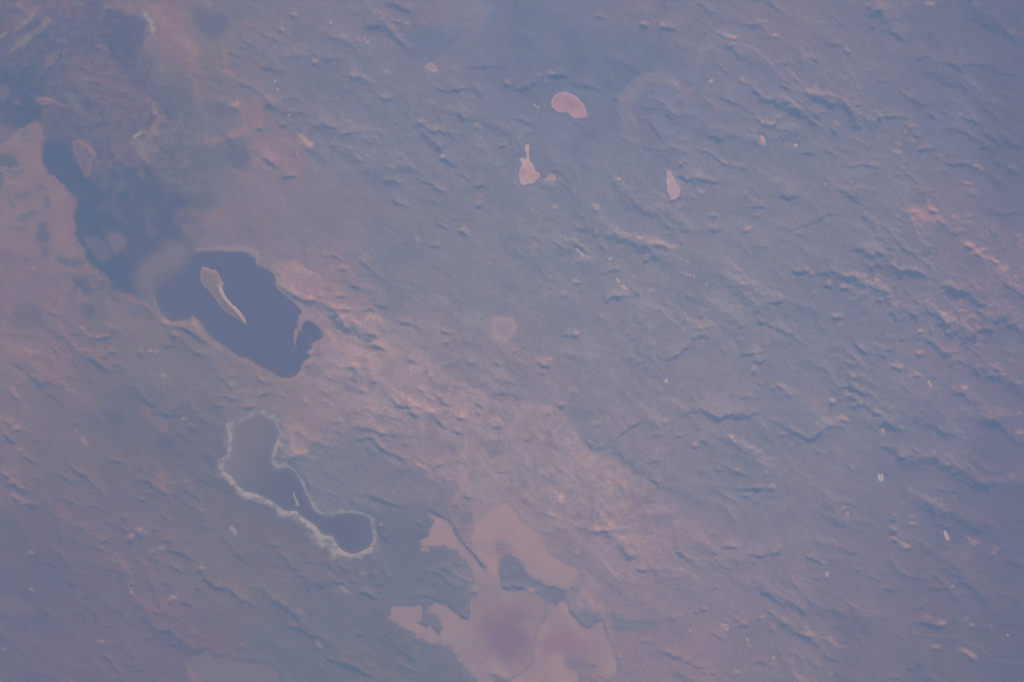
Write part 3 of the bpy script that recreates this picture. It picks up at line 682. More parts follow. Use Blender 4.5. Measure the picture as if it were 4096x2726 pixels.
for s, c, so in (('22 900,1240 960,1250 1110,1330 1040,1370 980,1320 890,1290', (162, 142, 151), .25), ('22 880,1100 960,1090 1080,1200 1020,1210', (160, 140, 151), .3),
                 ('22 960,1460 1060,1470 1130,1540 1030,1530', (162, 142, 151), .25), ('22 460,1350 490,1490 420,1490 440,1420', (170, 146, 152), .2),
                 ('22 260,590 350,585 440,640 380,655 320,650 260,640', (160, 140, 151), .3), ('32 700,160 790,90 900,30 1000,90 1070,130 960,160 800,160', (160, 140, 151), .4),
                 ('21 920,120 1050,110 1120,160 1200,150 1300,140 1290,200 1150,200 1060,160', (163, 143, 151), .25), ('21 690,420 760,420 780,460 710,460', (158, 140, 150), .3),
                 ('20 980,650 1080,640 1160,710 1150,780 1060,760 980,710', (106, 111, 134), .5), ('20 1380,900 1600,900 1600,1000 1480,1010', (107, 113, 136), .7),
                 ('00 1060,110 1250,160 1230,200 1120,190', (103, 110, 136), .5), ('00 1000,450 1080,430 1220,600 1180,640', (103, 110, 136), .6),
                 ('30 0,780 150,790 330,900 250,950 80,900 0,860', (124, 116, 129), 1.2), ('13 1280,370 1370,340 1480,330 1560,420 1600,470 1440,490 1330,460', (150, 132, 149), .7),  # first outline: thin lower-left haze painted as paler ground
                 ('13 1780,640 1880,690 2000,790 2200,900 2150,930 1950,800 1800,720', (150, 132, 147), .6), ('12 560,790 700,830 680,860 590,840', (150, 136, 150), .3),
                 ('33 1140,240 1230,270 1290,310 1270,335 1190,290', (158, 138, 148), .2), ('33 1800,230 1950,290 1900,320 1820,260', (150, 132, 146), .3),
                 ('31 1950,90 2140,110 2130,200 2050,260 1960,230', (140, 130, 148), .5), ('30 1730,1380 1790,1500 1880,1568 1780,1568 1720,1500', (138, 122, 134), .4),
                 ('21 200,880 300,850 450,880 480,1000 330,1060 260,1080', (146, 134, 147), .5), ('32 1380,700 1560,740 1480,780', (144, 132, 150), .6),
                 ('13 2280,640 2354,620 2354,720 2290,700', (140, 126, 145), .6), ('23 1100,0 1400,60 1500,180 1350,180', (132, 126, 147), .8),
                 ('00 850,870 930,880 900,930', (128, 116, 134), .5)):
    paint(J(s), c, so, 0.85, 0.35)


# the wet lowland at upper left, read off its enlarged sheet
def W(t):
    return VS(0, 0, 1.1532, t)


for t, c, so, al in (('0,0 260,0 230,90 130,180 0,260', (110, 109, 125), 2.0, .8), ('0,300 150,280 220,400 190,560 90,600 0,570', (90, 104, 126), 1.0, .9),
                 ('340,240 480,230 570,330 660,420 710,510 690,560 530,520 420,450 300,400 290,340', (121, 113, 131), .6, .9), ('500,60 640,80 690,120 620,260 560,290 490,180', (100, 107, 131), .8, .85),
                 ('420,110 500,90 520,200 580,300 520,240 430,220', (101, 109, 132), .7, .8), ('690,0 820,0 860,120 900,220 890,260 940,330 930,470 900,440 850,330 720,230 700,130', (136, 121, 130), .9, .9),
                 ('880,40 1050,60 1040,150 980,190 900,130', (112, 116, 136), .8, .9), ('1100,480 1200,440 1260,560 1120,590', (141, 125, 141), .8, .8), ('1180,650 1330,630 1420,720 1380,820 1230,800', (140, 126, 143), 1.0, .8),
                 ('1050,650 1110,620 1150,640 1140,740 1120,780 1060,770', (110, 116, 137), .7, .7), ('950,490 1090,470 1100,540 1000,540', (111, 115, 137), .7, .85), ('760,560 900,530 1060,560 1050,700 960,870 800,880 700,790 720,640', (119, 121, 139), 1.2, .85),  # last outline: soft smoke-like haze painted into the ground colour
                 ('600,640 720,620 740,690 680,730 610,700', (128, 123, 137), .6, .8), ('430,640 500,640 590,820 580,880 520,960 480,900 440,780', (110, 114, 134), .6, .8), ('500,520 600,560 640,760 560,740 520,660', (118, 113, 132), .7, .8),
                 ('560,760 700,810 740,900 690,960 600,880', (92, 104, 131), .8, .85), ('340,1300 400,1290 410,1360 350,1370', (103, 112, 130), .35, .9), ('390,1415 420,1405 445,1440 430,1470 395,1450', (106, 112, 128), .25, .9),
                 ('60,1400 180,1380 200,1500 80,1520', (112, 112, 130), 1.2, .7), ('0,1120 140,1120 220,1220 100,1230 0,1180', (124, 113, 130), .8, .7), ('940,1000 1040,960 1200,950 1300,1100 1180,1140 960,1110', (129, 121, 140), .9, .7),
                 ('860,900 960,880 1000,950 920,990 870,970', (110, 116, 136), .8, .7), ('1240,1210 1330,1205 1400,1240 1480,1300 1540,1350 1480,1370 1400,1350 1300,1320', (149, 132, 147), .4, .8)):
    paint(W(t), c, so, al, 0.7)
for t, w, c in (('0,140 80,90 160,50 250,0', .9, (124, 111, 122)), ('60,230 140,170 230,110 310,60', .5, (120, 114, 128)), ('0,60 70,30 120,0', .6, (118, 112, 126)), ('200,310 240,270 270,235', .5, (130, 117, 129)),
                ('10,400 25,430 10,450', .6, (124, 116, 128)), ('65,455 90,482', .45, (118, 114, 128)), ('280,690 340,750 400,820 450,900 480,960 540,990 600,1040', .25, (118, 114, 130)), ('620,970 690,1010 720,1080 690,1100', .5, (114, 114, 133)),
                ('850,960 812,1000 815,1030 840,1045', .25, (128, 122, 138)), ('840,1035 865,1070 900,1105 955,1140', .75, (132, 120, 135)), ('870,985 905,975 940,1000', .5, (128, 117, 134)), ('940,1005 1020,975 1060,905 1000,880', .45, (138, 122, 136)),
                ('900,1152 1000,1150 1080,1148 1150,1152', .45, (142, 134, 145)), ('1150,1152 1180,1175 1190,1210', .4, (150, 136, 146)), ('1190,1210 1260,1250 1275,1300 1340,1370 1400,1430', .45, (144, 132, 145)), ('380,1280 440,1270 480,1310 470,1330 420,1340', .22, (104, 112, 130)),
                ('520,570 525,660 560,740 640,780', .45, (130, 116, 131)), ('640,790 665,820', .5, (126, 119, 135)), ('1060,478 1100,478 1105,460', .25, (158, 136, 140)), ('950,600 960,650 1050,630 1120,590 1200,560', .5, (144, 125, 140)),
                ('660,60 700,110 710,150', .3, (150, 142, 148)), ('790,160 860,190 885,240 880,280', .6, (146, 128, 131)), ('500,30 560,15 640,50', .9, (138, 118, 131)), ('280,380 330,340 360,350', .6, (128, 114, 130)),
                ('400,300 480,360 560,400 640,440', .5, (126, 115, 131)), ('660,440 700,490 712,520', .5, (136, 121, 131)), ('720,600 722,570 745,540 770,560', .5, (137, 121, 132)), ('320,430 360,490', .35, (124, 126, 142)),
                ('700,160 740,260 760,330', .5, (130, 120, 132)), ('960,0 970,30', .3, (142, 132, 142)), ('1040,60 1090,110 1180,120', .5, (134, 124, 139)), ('240,1380 260,1330 290,1300', .5, (138, 122, 134)), ('350,1400 370,1370 360,1330', .5, (138, 122, 134)),
                ('500,1390 540,1450 600,1480 700,1500', .7, (136, 122, 135)), ('120,1250 240,1290 300,1360', .6, (130, 117, 132)), ('560,1360 620,1370', .5, (138, 122, 135)), ('720,1370 690,1330 640,1290', .0, (138, 122, 135))):
    if w:
        stroke(W(t), w, c, 0.8, 0.25, 0.7)
WET = smooth(2.5, -3.0, sdist(X, Y, W('-200,-200 640,-200 700,150 760,420 900,560 1000,900 820,1000 600,1060 420,1000 300,700 180,560 -200,640')))
look[:] = look * (1 - 0.28 * WET[..., None]) + np.array((111.0, 112.0, 131.0)) * 0.28 * WET[..., None]
w1, w2 = fbm(X, Y, 5, 4, 601, 0.55), fbm(X, Y, 5, 4, 611, 0.55)
st = fbm((X + 3 * w1) * 0.45 + (Y + 3 * w2) * 0.35, (Y + 3 * w2) * 1.2 - (X + 3 * w1) * 0.4, 1.6, 5, 621, 0.62)
st2 = fbm(X + 1.5 * w2, Y + 1.5 * w1, 1.1, 4, 631, 0.65)
look += (WET * (13.0 * st + 11.0 * st2))[..., None] * np.array((1.1, 0.95, 0.85))
look -= (smooth(-10, -55, X) * 2.0)[..., None] * np.array((1.0, -0.2, 0.0))
for t, w, c in (('165,35 150,70 145,85 115,105 60,150', .30, (152, 140, 142)), ('215,85 200,130 150,165 100,195 50,235', .34, (142, 131, 137)), ('35,150 0,175 -30,190', .30, (148, 138, 141)), ('240,85 210,110 200,130', .3, (140, 129, 136)),
                ('0,130 60,90 130,60 190,20', .45, (127, 113, 122)), ('20,230 90,180 170,130', .25, (122, 116, 128)), ('130,260 200,200 280,160 350,140', .25, (118, 116, 130)), ('70,20 120,8 160,0', .4, (128, 116, 126)), ('230,30 300,20 380,0', .5, (122, 112, 124)),
                ('250,150 330,110 400,70', .25, (116, 114, 128)), ('420,110 450,60 480,10', .2, (112, 112, 128)), ('660,50 690,90 708,130 712,150', .26, (152, 144, 150)), ('300,430 330,460 370,500 420,545', .45, (122, 124, 141)), ('610,640 630,620 660,605', .22, (158, 147, 150)),
                ('440,210 480,215 500,235', .35, (134, 127, 138)), ('800,150 850,180 880,225 890,275', .6, (143, 127, 132)), ('760,60 790,150 850,240 900,300', .5, (138, 123, 131)), ('880,330 910,400 930,460', .5, (140, 125, 134)), ('1060,470 1085,478 1102,470 1100,450', .22, (160, 138, 142)),
                ('1010,440 1030,470', .3, (150, 134, 142)), ('340,660 350,650 380,655 420,680', .3, (134, 119, 131)), ('560,700 640,735 690,700', .4, (132, 118, 131)), ('590,660 640,650 680,660', .35, (132, 127, 139)), ('640,790 665,818', .4, (126, 119, 135)),
                ('160,380 190,340 230,300', .25, (116, 115, 129)), ('180,400 220,360', .2, (116, 115, 129)), ('700,600 740,545 772,560', .35, (138, 122, 133)), ('1180,630 1120,600 1060,640', .4, (143, 125, 140)), ('700,480 714,510 712,530', .4, (138, 122, 131)),
                ('840,300 800,330 770,420', .6, (122, 121, 138)), ('960,300 930,360 960,420', .5, (128, 121, 137)), ('1100,120 1040,190 1000,260', .3, (128, 123, 138)), ('1480,760 1380,680', .0, (0, 0, 0))):
    if w:
        stroke(W(t), w, c, 0.52, 0.3, 0.8)
west = smooth(-20, -45, X)
look[..., 1] -= 2.2 * west * np.clip((look[..., 1] - look[..., 0]) / 5.0, 0, 1)
look[..., 0] -= 3.5 * WET * smooth(122, 136, look[..., 0])
# country around the pink flats
paint(VS(1600, 1920, 1.95, '770,630 850,560 950,640 1010,735 1130,805 1200,815 1290,840 1300,920 1180,965 1080,890 1000,862 900,852 800,855 772,760'), (117, 122, 145), 0.3, 0.9, 0.25)
for t, c in (('480,490 560,560 640,640 680,700 640,690 590,620 510,540 460,470', (112, 119, 142)), ('970,430 1010,520 1040,570 1000,590 960,540', (140, 128, 148)), ('460,260 560,240 560,330 480,330', (122, 121, 143)), ('730,460 800,470 860,520 800,600 750,560', (136, 128, 147)),
             ('1190,1380 1300,1340 1450,1380 1430,1480 1350,1560 1240,1560', (130, 125, 146)), ('1640,1000 1800,1110 1700,1150 1650,1080', (122, 124, 146)), ('1650,1080 1850,1090 2080,1090 1900,1180 1700,1200', (122, 124, 146)), ('1320,1010 1560,1020 1560,1080 1490,1160 1400,1100', (122, 124, 146)),
             ('1660,150 1760,160 1850,220 1760,220', (160, 142, 151)), ('1890,170 1940,210 1980,290 1930,280', (158, 140, 150)), ('1640,0 1760,10 1860,80 1760,70', (160, 142, 151)), ('1240,180 1265,70 1285,180', (164, 143, 151)), ('1480,330 1580,270 1680,290 1790,360 1640,370', (158, 139, 150)),
             ('1900,340 2010,350 1960,410', (154, 137, 149)), ('1470,810 1510,800 1580,980 1590,1060 1540,960', (148, 135, 150)), ('1540,1420 1620,1420 1600,1480 1560,1470', (150, 134, 148))):
    paint(VS(1600, 1920, 1.95, t), c, 0.3, 0.8, 0.3)

stroke(W('905,1152 1000,1150 1080,1146 1150,1152 1180,1172 1192,1205 1262,1248 1276,1300 1340,1370 1400,1432'), 0.5, (146, 136, 147), 0.8, 0.15, 0.6)
stroke(W('930,1560 905,1500 888,1450 850,1465 790,1478 760,1470 700,1370 650,1300'), 0.45, (140, 130, 141), 0.7, 0.2, 0.7)
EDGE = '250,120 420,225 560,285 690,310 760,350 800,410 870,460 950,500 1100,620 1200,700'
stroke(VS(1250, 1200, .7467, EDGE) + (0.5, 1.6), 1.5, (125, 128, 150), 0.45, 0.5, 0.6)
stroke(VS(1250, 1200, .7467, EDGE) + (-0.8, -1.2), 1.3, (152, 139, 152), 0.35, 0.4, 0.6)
for t, w, c in (('760,370 790,440 850,500 880,560 870,640', 1.1, (157, 142, 152)), ('740,380 750,450 770,520 780,600', .6, (150, 140, 153)), ('460,420 450,500 445,560 420,600', .6, (154, 139, 151)), ('500,430 520,500 505,560', .5, (153, 139, 151)),
                ('120,100 200,130 260,180', .9, (162, 143, 151)), ('60,130 150,150 260,220 330,270 400,300', .7, (158, 141, 151)), ('20,180 20,120 40,60', .6, (142, 126, 146)), ('290,280 320,340 330,400', .6, (156, 140, 151)),
                ('590,330 640,360 700,420', .6, (154, 140, 152)), ('600,480 680,520 760,560', .7, (144, 136, 152)), ('540,400 600,440 640,500', .8, (138, 133, 151)), ('560,380 540,370 500,390', .5, (136, 132, 150)), ('400,420 340,420 300,440', .7, (140, 132, 149))):
    stroke(VS(1250, 1200, .7467, t), w, c, 0.7, 0.35, 0.7)

# ------------------------------------------------------------------ outlines of water, pans and flats
LAKE = J('10 1790,735 1860,740 1950,735 2050,735 2130,745 2200,738 2260,750 2310,785 2350,800', '11 10,872 60,880 120,910 170,950 185,1000 180,1050 210,1090 270,1140 340,1200 390,1250 430,1300 395,1340 385,1400 378,1462 395,1472 415,1465 420,1420 440,1385 480,1370 540,1400 580,1440 610,1490 620,1530 600,1552',
         '21 540,5 505,30 525,60 470,100 510,150 440,190 415,230 410,270 370,310 330,335 250,342 210,330 150,290 80,250 30,230', '20 2354,218 2325,188 2280,155 2200,145 2150,110 2080,60 2020,20',
         '10 1975,1558 1930,1520 1890,1470 1850,1400 1800,1360 1770,1335 1740,1372 1700,1378 1640,1382 1580,1395 1540,1370 1480,1320 1445,1250 1425,1180 1415,1110 1430,1030 1500,980 1600,935 1690,875 1740,795')
PLUME = J('10 1800,733 1740,795 1690,875 1600,935 1500,980 1430,1030 1415,1110 1425,1180 1445,1250 1480,1320 1430,1265 1375,1190 1320,1130 1265,1060 1270,980 1310,880 1400,770 1500,680 1580,640 1680,690')
MARSH = J('00 400,1290 470,1240 560,1230 620,1300 680,1400 720,1490 780,1568', '10 830,50 900,110 960,60 1100,10 1240,20 1350,90 1440,140 1500,185 1640,195 1700,250 1780,280 1680,340 1615,400 1600,470 1650,540 1660,620 1720,690 1800,733 1740,795 1690,875 1600,935 1500,980 1430,1030 1415,1110 1425,1180 1445,1250 1480,1320 1400,1235 1330,1185 1240,1170 1180,1130 1100,1110 1050,1090 1030,1050 980,1000 920,950 850,900 780,830 770,760 720,700 680,600 680,480 660,400 690,330 690,280 640,220 590,160 530,110 450,60 410,0',
          '00 380,1500 370,1400')
ISLAND = J('10 1858,885 1895,890 1945,915 1975,912 2000,935 2025,990 2060,1040 2040,1075 2060,1140 2100,1200 2160,1260 2220,1320 2245,1380 2275,1420 2230,1395 2150,1350 2090,1310 2040,1270 1995,1200 1950,1145 1900,1090 1850,1040 1840,1000 1848,940')
CRUSTLAKE = J('20 2230,730 2150,762 2120,800 2132,870 2120,950 2130,1030 2110,1062 2062,1082 2052,1130 2062,1200 2110,1232 2150,1280 2190,1340 2250,1380 2350,1400', '21 30,1420 100,1450 170,1490 220,1530 260,1560',
              '31 370,0 440,70 510,110 560,150 590,200 640,222 700,228 720,270 750,320 800,360 870,395 960,375 1030,340 1078,290 1085,250 1075,180 1062,110 1058,68 1000,32 900,12 800,12 720,30 650,40 590,20 550,0',
              '21 530,1540 500,1480 470,1420 440,1350 410,1270 380,1220 330,1172 280,1152 210,1170 180,1160 150,1120 150,1050 170,980 205,890 225,830 190,780 170,730 120,700 60,672 0,662')
TURBID = J('30 1885,1568 1860,1530 1780,1480 1750,1420 1750,1370 1800,1322 1870,1302 1900,1275 1960,1350 2080,1332 2150,1370 2230,1382 2300,1400 2350,1392', '31 60,1397 130,1420 180,1460 200,1500 225,1568 240,1700 0,1760', '30 2100,1760 1900,1700')
PINKFLAT = J('31 1590,0 1640,30 1760,90 1790,130 1830,220 1890,300 1990,400 2060,500 2120,548 2155,530 2200,530 2225,560 2235,680 2270,760 2320,750',
             '32 0,742 60,730 130,740 190,790 220,850 240,930 235,1010 205,1100 182,1200 162,1280 180,1360 120,1430 60,1490 0,1530', '31 2330,1500 2240,1440 2190,1360 2110,1420 2130,1500 2100,1568 2040,1600 2030,1540 1960,1470 1890,1370 1840,1290 1790,1230 1720,1200 1620,1188 1540,1180 1480,1140 1400,1090 1310,1030 1215,980 1240,950 1240,880 1300,870 1520,870 1532,900 1520,990 1470,1005 1510,1045 1560,1072 1590,1040 1640,1090 1690,1140 1700,1092 1716,1080 1708,1040 1690,970 1650,940 1580,932 1568,910 1590,862 1640,845 1720,860 1780,890 1830,940 1890,980 1950,1000 1962,960 2010,880 2050,800 2052,680 2010,590 1960,490 1900,410 1810,330 1720,312 1620,322 1540,320 1510,270 1590,220 1600,150 1640,100')
SANDARM = VS(1600, 1920, 1.95, '560,420 600,330 640,300 700,250 760,190 840,180 900,260 940,330 1000,365 1090,420 1130,520 1180,590 1300,660 1390,700 1380,760 1300,830 1200,805 1130,795 1010,720 960,640 920,560 860,490 830,415 740,440 715,500 735,600 770,690 745,720 690,708 645,560')
EASTFLAT = J('32 340,862 370,840 420,890 440,842 480,820 510,860 520,930 590,1000 640,1060 700,1085 740,1070 770,1030 820,1012 840,1060 860,1150 900,1200 930,1300 950,1390 970,1440 950,1500 890,1510 830,1490 760,1440 800,1402 740,1372 680,1372 640,1430 600,1480 620,1590 420,1680 0,1660 -140,1600 0,1545 60,1512 150,1442 205,1400 192,1320 190,1240 222,1180 246,1100 252,1050 300,1020 330,950 345,900')
WESTFLAT = J('00 -60,1350 0,1338 60,1290 130,1230 200,1180 260,1160 320,1125 370,1140 385,1190 410,1230 398,1290 370,1400 380,1500 408,1568', '10 450,60 530,110 590,160 640,220 690,280 690,330 660,400 675,480 678,600 715,700 765,760 775,830 845,900 915,950 970,1000 900,975 800,930 560,905 480,930 380,850 180,740 0,640 -60,620')
PANS = [
 # outline, look, label, softness, ragged
 (J('02 360,960 370,910 400,870 440,855 470,850 485,838 520,855 570,875 620,915 650,950 670,980 680,1010 695,1050 680,1075 620,1085 570,1080 540,1060 515,1030 440,1035 400,1015 370,985'), (168, 142, 158), 'largest pale pink pan, kidney shaped, on the dark upper plain', .10, .05),
 (J('02 130,1330 150,1325 160,1345 155,1400 158,1440 165,1480 200,1520 210,1568', '12 235,15 255,25 250,60 200,110 150,120 90,135 80,110 60,50 68,5', '02 75,1550 100,1510 90,1490 65,1470 75,1455 140,1455 140,1420 120,1380 115,1345'), (174, 150, 162), 'pale pink pan with a long thin neck pointing up', .10, .06),
 (J('12 265,92 320,72 350,28 400,40 400,80 370,95 320,92'), (166, 144, 156), 'small hooked pale pan beside the long-necked pan', .10, .06),
 (J('12 1420,0 1460,5 1475,45 1500,95 1530,150 1545,185 1535,230 1500,265 1450,272 1470,250 1430,200 1422,180 1432,150 1418,95 1430,50'), (172, 150, 164), 'pale pink drop-shaped pan with a curled lower tip', .08, .04),
 (J('01 1555,620 1570,590 1600,575 1640,585 1660,620 1678,640 1650,660 1610,655 1580,640'), (154, 136, 150), 'small round pale pan near the top edge, left of the dark plain', .14, .1),
 (J('11 2160,1325 2230,1345 2360,1350 2380,1400 2405,1450 2340,1520 2300,1568 2210,1540 2170,1480 2175,1400'), (148, 138, 154), 'faint square pale pan in the middle of the picture', .35, .15),
 (J('03 235,1322 255,1320 272,1336 268,1352 245,1348'), (176, 152, 152), 'tiny oblong white pan among the right-hand hills, below the bean-shaped pan', .09, .04),
 (J('02 2275,1245 2300,1240 2330,1290 2325,1320 2300,1312 2280,1275'), (168, 146, 156), 'small bean-shaped pale pan at the foot of a bright ridge', .09, .04),
 (J('02 1808,748 1835,724 1852,734 1838,762'), (166, 150, 160), 'small pale pan at the end of the pale braided river bed', .1, .06),
 (J('12 1705,170 1725,165 1745,180 1765,185 1762,210 1742,215 1720,200'), (150, 138, 156), 'faint pale pan to the right of the drop-shaped pan', .12, .08),
 (J('12 958,990 975,990 1002,1028 985,1034 965,1020'), (172, 154, 158), 'short pale sliver above the longer white sliver', .09, .04),
 (J('12 985,1050 1020,1053 1075,1095 1060,1100 1030,1085'), (174, 156, 164), 'narrow white sliver slanting beside a low ridge', .09, .03),
 (J('23 1008,1222 1022,1212 1030,1230 1052,1212 1064,1248 1060,1275 1030,1288 1010,1262'), (172, 160, 170), 'white leaf-shaped pan with notched top at lower right', .08, .04),
 (J('33 1613,180 1630,175 1655,215 1668,255 1648,268 1625,230'), (168, 156, 168), 'white oval pan standing alone at far lower right', .08, .03),
 (J('30 2105,145 2130,132 2150,140 2178,182 2180,215 2155,205 2120,172'), (142, 138, 152), 'grey-white oval pan left of the crusted lake', .14, .05),
 (J('23 1035,800 1055,792 1078,820 1070,845 1048,840'), (160, 144, 156), 'small pale pan above the leaf-shaped pan', .12, .06),
 (J('23 1465,358 1485,360 1512,412 1498,420 1475,390'), (166, 150, 152), 'slim white pan among the far right ridges', .09, .05),
 (J('22 1395,345 1412,355 1420,335 1440,378 1410,385'), (196, 160, 156), 'tiny bright notched pan at the end of the straight road', .08, .05),
 (J('22 1335,655 1355,658 1370,682 1345,684'), (160, 140, 152), 'tiny faint pan beside the dark diagonal scarp', .1, .05),
 (J('33 520,556 545,550 558,570 545,602 528,590'), (166, 148, 156), 'small hooked pale pan above the pale dry stream', .1, .06),
 (J('20 735,872 770,870 822,940 800,952 750,925'), (140, 126, 136), 'pale oblong patch amid the ridges of the left side', .2, .15),
 (J('12 580,712 600,712 660,770 720,785 640,795 600,762'), (168, 154, 160), 'scattered white patches by a pale pink flat near the centre', .1, .3),
 (J('12 880,808 905,800 930,795 905,825'), (170, 160, 164), 'white fleck to the right of the scattered white patches', .1, .06),
 (J('12 362,348 395,320 415,325 412,350'), (160, 142, 150), 'small pale wedge below the long-necked pan', .1, .06),
 (J('33 715,0 745,0 750,25 725,45 708,50'), (168, 144, 152), 'bright patch where pale tracks meet at lower right', .12, .1),
 (J('31 750,690 790,675 830,720 880,755 830,745 790,715'), (140, 136, 150), 'pale streak below the crusted lake', .15, .2),
 (J('22 1255,1300 1310,1320 1300,1350 1250,1345'), (152, 136, 151), 'faint pink patch right of the sandy fans', .25, .15),
 (J('33 30,1335 55,1322 72,1340 50,1360'), (160, 142, 150), 'small pale spot near the bottom edge at lower right', .12, .06),
 (J('32 2150,1160 2170,1160 2178,1190 2160,1195'), (160, 142, 150), 'tiny curl-shaped pale patch right of the ring', .08, .03),
 (J('32 2155,1215 2180,1222 2205,1228 2190,1240 2165,1235'), (160, 142, 150), 'tiny pale arc below the curl-shaped patch', .08, .03),
 (J('13 520,120 535,112 538,128 525,132'), (160, 150, 158), 'tiny white spot on the smooth plain, right of centre', .08, .04),
]

level = np.full_like(Z, np.inf)


def flatten(poly, base, reach):
    sl = window(poly, reach + 0.5)
    d = sdist(X[sl], Y[sl], poly)
    a = smooth(reach, 0.05, d)
    Z[sl] = Z[sl] * (1 - a) + base * a


def carve(poly, warp):
    sl = window(poly, 2.0)
    d = sdist(X[sl] + warp * warpx[sl], Y[sl] + warp * warpy[sl], poly)
    a = smooth(1.1, 0.0, d)
    shore = np.where(d > 0, 0.05 * np.clip(d, 0, 1.2), -0.12 * np.clip(-d / 0.5, 0, 1))
    near = Z[sl] + (Z[sl].clip(0.02) - Z[sl]) * smooth(1.8, 0.6, d)
    Z[sl] = np.where(d < 0, shore, near * (1 - a) + shore * a)


for p, *_ in PANS:
    flatten(p, 0.03, 0.5)
flatten(PINKFLAT, 0.0, 0.45)
flatten(SANDARM, 0.0, 0.45)
flatten(EASTFLAT, 0.0, 0.45)
flatten(WESTFLAT, 0.0, 0.6)
flatten(MARSH, 0.0, 0.9)
for p in (LAKE, CRUSTLAKE, TURBID):
    carve(p, 0.6)

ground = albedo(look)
streak = fbm(U / 5.0, V, 0.9, 5, 231, 0.68)
belt = smooth(5.0, -4.0, sdist(X, Y, D([(730, 720), (900, 780), (1150, 880), (1330, 950), (1530, 1180), (1400, 1300), (1150, 1100), (900, 980), (740, 930), (690, 830)])))
sw = ridged(X + 2.6 * fbm(X, Y, 6, 3, 751, 0.5), Y + 2.6 * fbm(X, Y, 6, 3, 761, 0.5), 2.6, 4, 771, 0.6) - 0.45
ground *= (1 + belt * np.array((-0.05, 0.0, 0.12))[:, None, None]).transpose(1, 2, 0)
ground *= (1 + (0.12 + 0.30 * belt) * sw)[..., None]
ground *= (1 + 0.26 * mot + 0.18 * mot2 + 0.20 * wisp * (1 - rough) + (0.16 + 0.22 * belt) * streak)[..., None]
ground = np.clip(ground, 0.01, 0.88)


# ------------------------------------------------------------------ materials
def ground_material(name, grain=0.27, bump=0.42):
    m = bpy.data.materials.new(name)
    m.use_nodes = True
    nt = m.node_tree
    b = nt.nodes['Principled BSDF']
    b.inputs['Roughness'].default_value = 1.0
    b.inputs['Specular IOR Level'].default_value = 0.0
    at = nt.nodes.new('ShaderNodeAttribute')
    at.attribute_name = 'ground'
    geo = nt.nodes.new('ShaderNodeNewGeometry')
    n1 = nt.nodes.new('ShaderNodeTexNoise')
    n1.inputs['Scale'].default_value = 2.2
    n1.inputs['Detail'].default_value = 6
    n1.inputs['Roughness'].default_value = 0.72
    nt.links.new(geo.outputs['Position'], n1.inputs['Vector'])
    mr = nt.nodes.new('ShaderNodeMapRange')
    mr.inputs['From Min'].default_value = 0.3
    mr.inputs['From Max'].default_value = 0.7
    mr.inputs['To Min'].default_value = 1 - grain
    mr.inputs['To Max'].default_value = 1 + grain
    nt.links.new(n1.outputs[0], mr.inputs[0])
    mx = nt.nodes.new('ShaderNodeVectorMath')
    mx.operation = 'SCALE'
    nt.links.new(at.outputs['Color'], mx.inputs[0])
    nt.links.new(mr.outputs[0], mx.inputs['Scale'])
    nt.links.new(mx.outputs[0], b.inputs['Base Color'])
    if bump:
        n2 = nt.nodes.new('ShaderNodeTexNoise')
        n2.inputs['Scale'].default_value = 1.6
        n2.inputs['Detail'].default_value = 7
        n2.inputs['Roughness'].default_value = 0.6
        nt.links.new(geo.outputs['Position'], n2.inputs['Vector'])
        bp = nt.nodes.new('ShaderNodeBump')
        bp.inputs['Strength'].default_value = bump
        bp.inputs['Distance'].default_value = 0.05
        nt.links.new(n2.outputs[0], bp.inputs['Height'])
        nt.links.new(bp.outputs[0], b.inputs['Normal'])
    return m


def water_material():
    m = ground_material('lake_water', 0.05, 0)
    b = m.node_tree.nodes['Principled BSDF']
    b.inputs['Roughness'].default_value = 0.25
    b.inputs['Specular IOR Level'].default_value = 0.3
    return m


M_LAND = ground_material('desert_ground')
M_PAN = ground_material('salt_and_clay', 0.05, 0.04)
M_CRUST = ground_material('salt_crust', 0.14, 0.12)
M_WATER = water_material()


# ------------------------------------------------------------------ meshes
def link_mesh(name, verts, quads, colors, mat):
    me = bpy.data.meshes.new(name)
    nv, nq = len(verts), len(quads)
    me.vertices.add(nv)
    me.vertices.foreach_set('co', np.ascontiguousarray(verts, dtype=np.float32).ravel())
    me.loops.add(nq * 4)
    me.loops.foreach_set('vertex_index', np.ascontiguousarray(quads, dtype=np.int32).ravel())
    me.polygons.add(nq)
    me.polygons.foreach_set('loop_start', np.arange(0, nq * 4, 4, dtype=np.int32))
    me.polygons.foreach_set('use_smooth', np.ones(nq, dtype=bool))
    me.update(calc_edges=True)
    ca_ = me.color_attributes.new('ground', 'FLOAT_COLOR', 'POINT')
    rgba = np.ones((nv, 4), np.float32)
    rgba[:, :3] = colors
    ca_.data.foreach_set('color', rgba.ravel())
    me.materials.append(mat)
    ob = bpy.data.objects.new(name, me)
    sc.collection.objects.link(ob)
    return ob


def tag(o, label=None, cat=None, group=None, kind=None):
    for k, v in (('label', label), ('category', cat), ('group', group), ('kind', kind)):
        if v:
            o[k] = v
    return o


def grid_quads(nx, ny):
    j, i = np.mgrid[0:ny - 1, 0:nx - 1]
    a = (j * nx + i).ravel()
    return np.stack([a, a + 1, a + nx + 1, a + nx], 1)


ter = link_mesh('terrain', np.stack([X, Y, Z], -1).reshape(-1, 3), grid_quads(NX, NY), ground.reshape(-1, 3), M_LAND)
tag(ter, kind='structure')


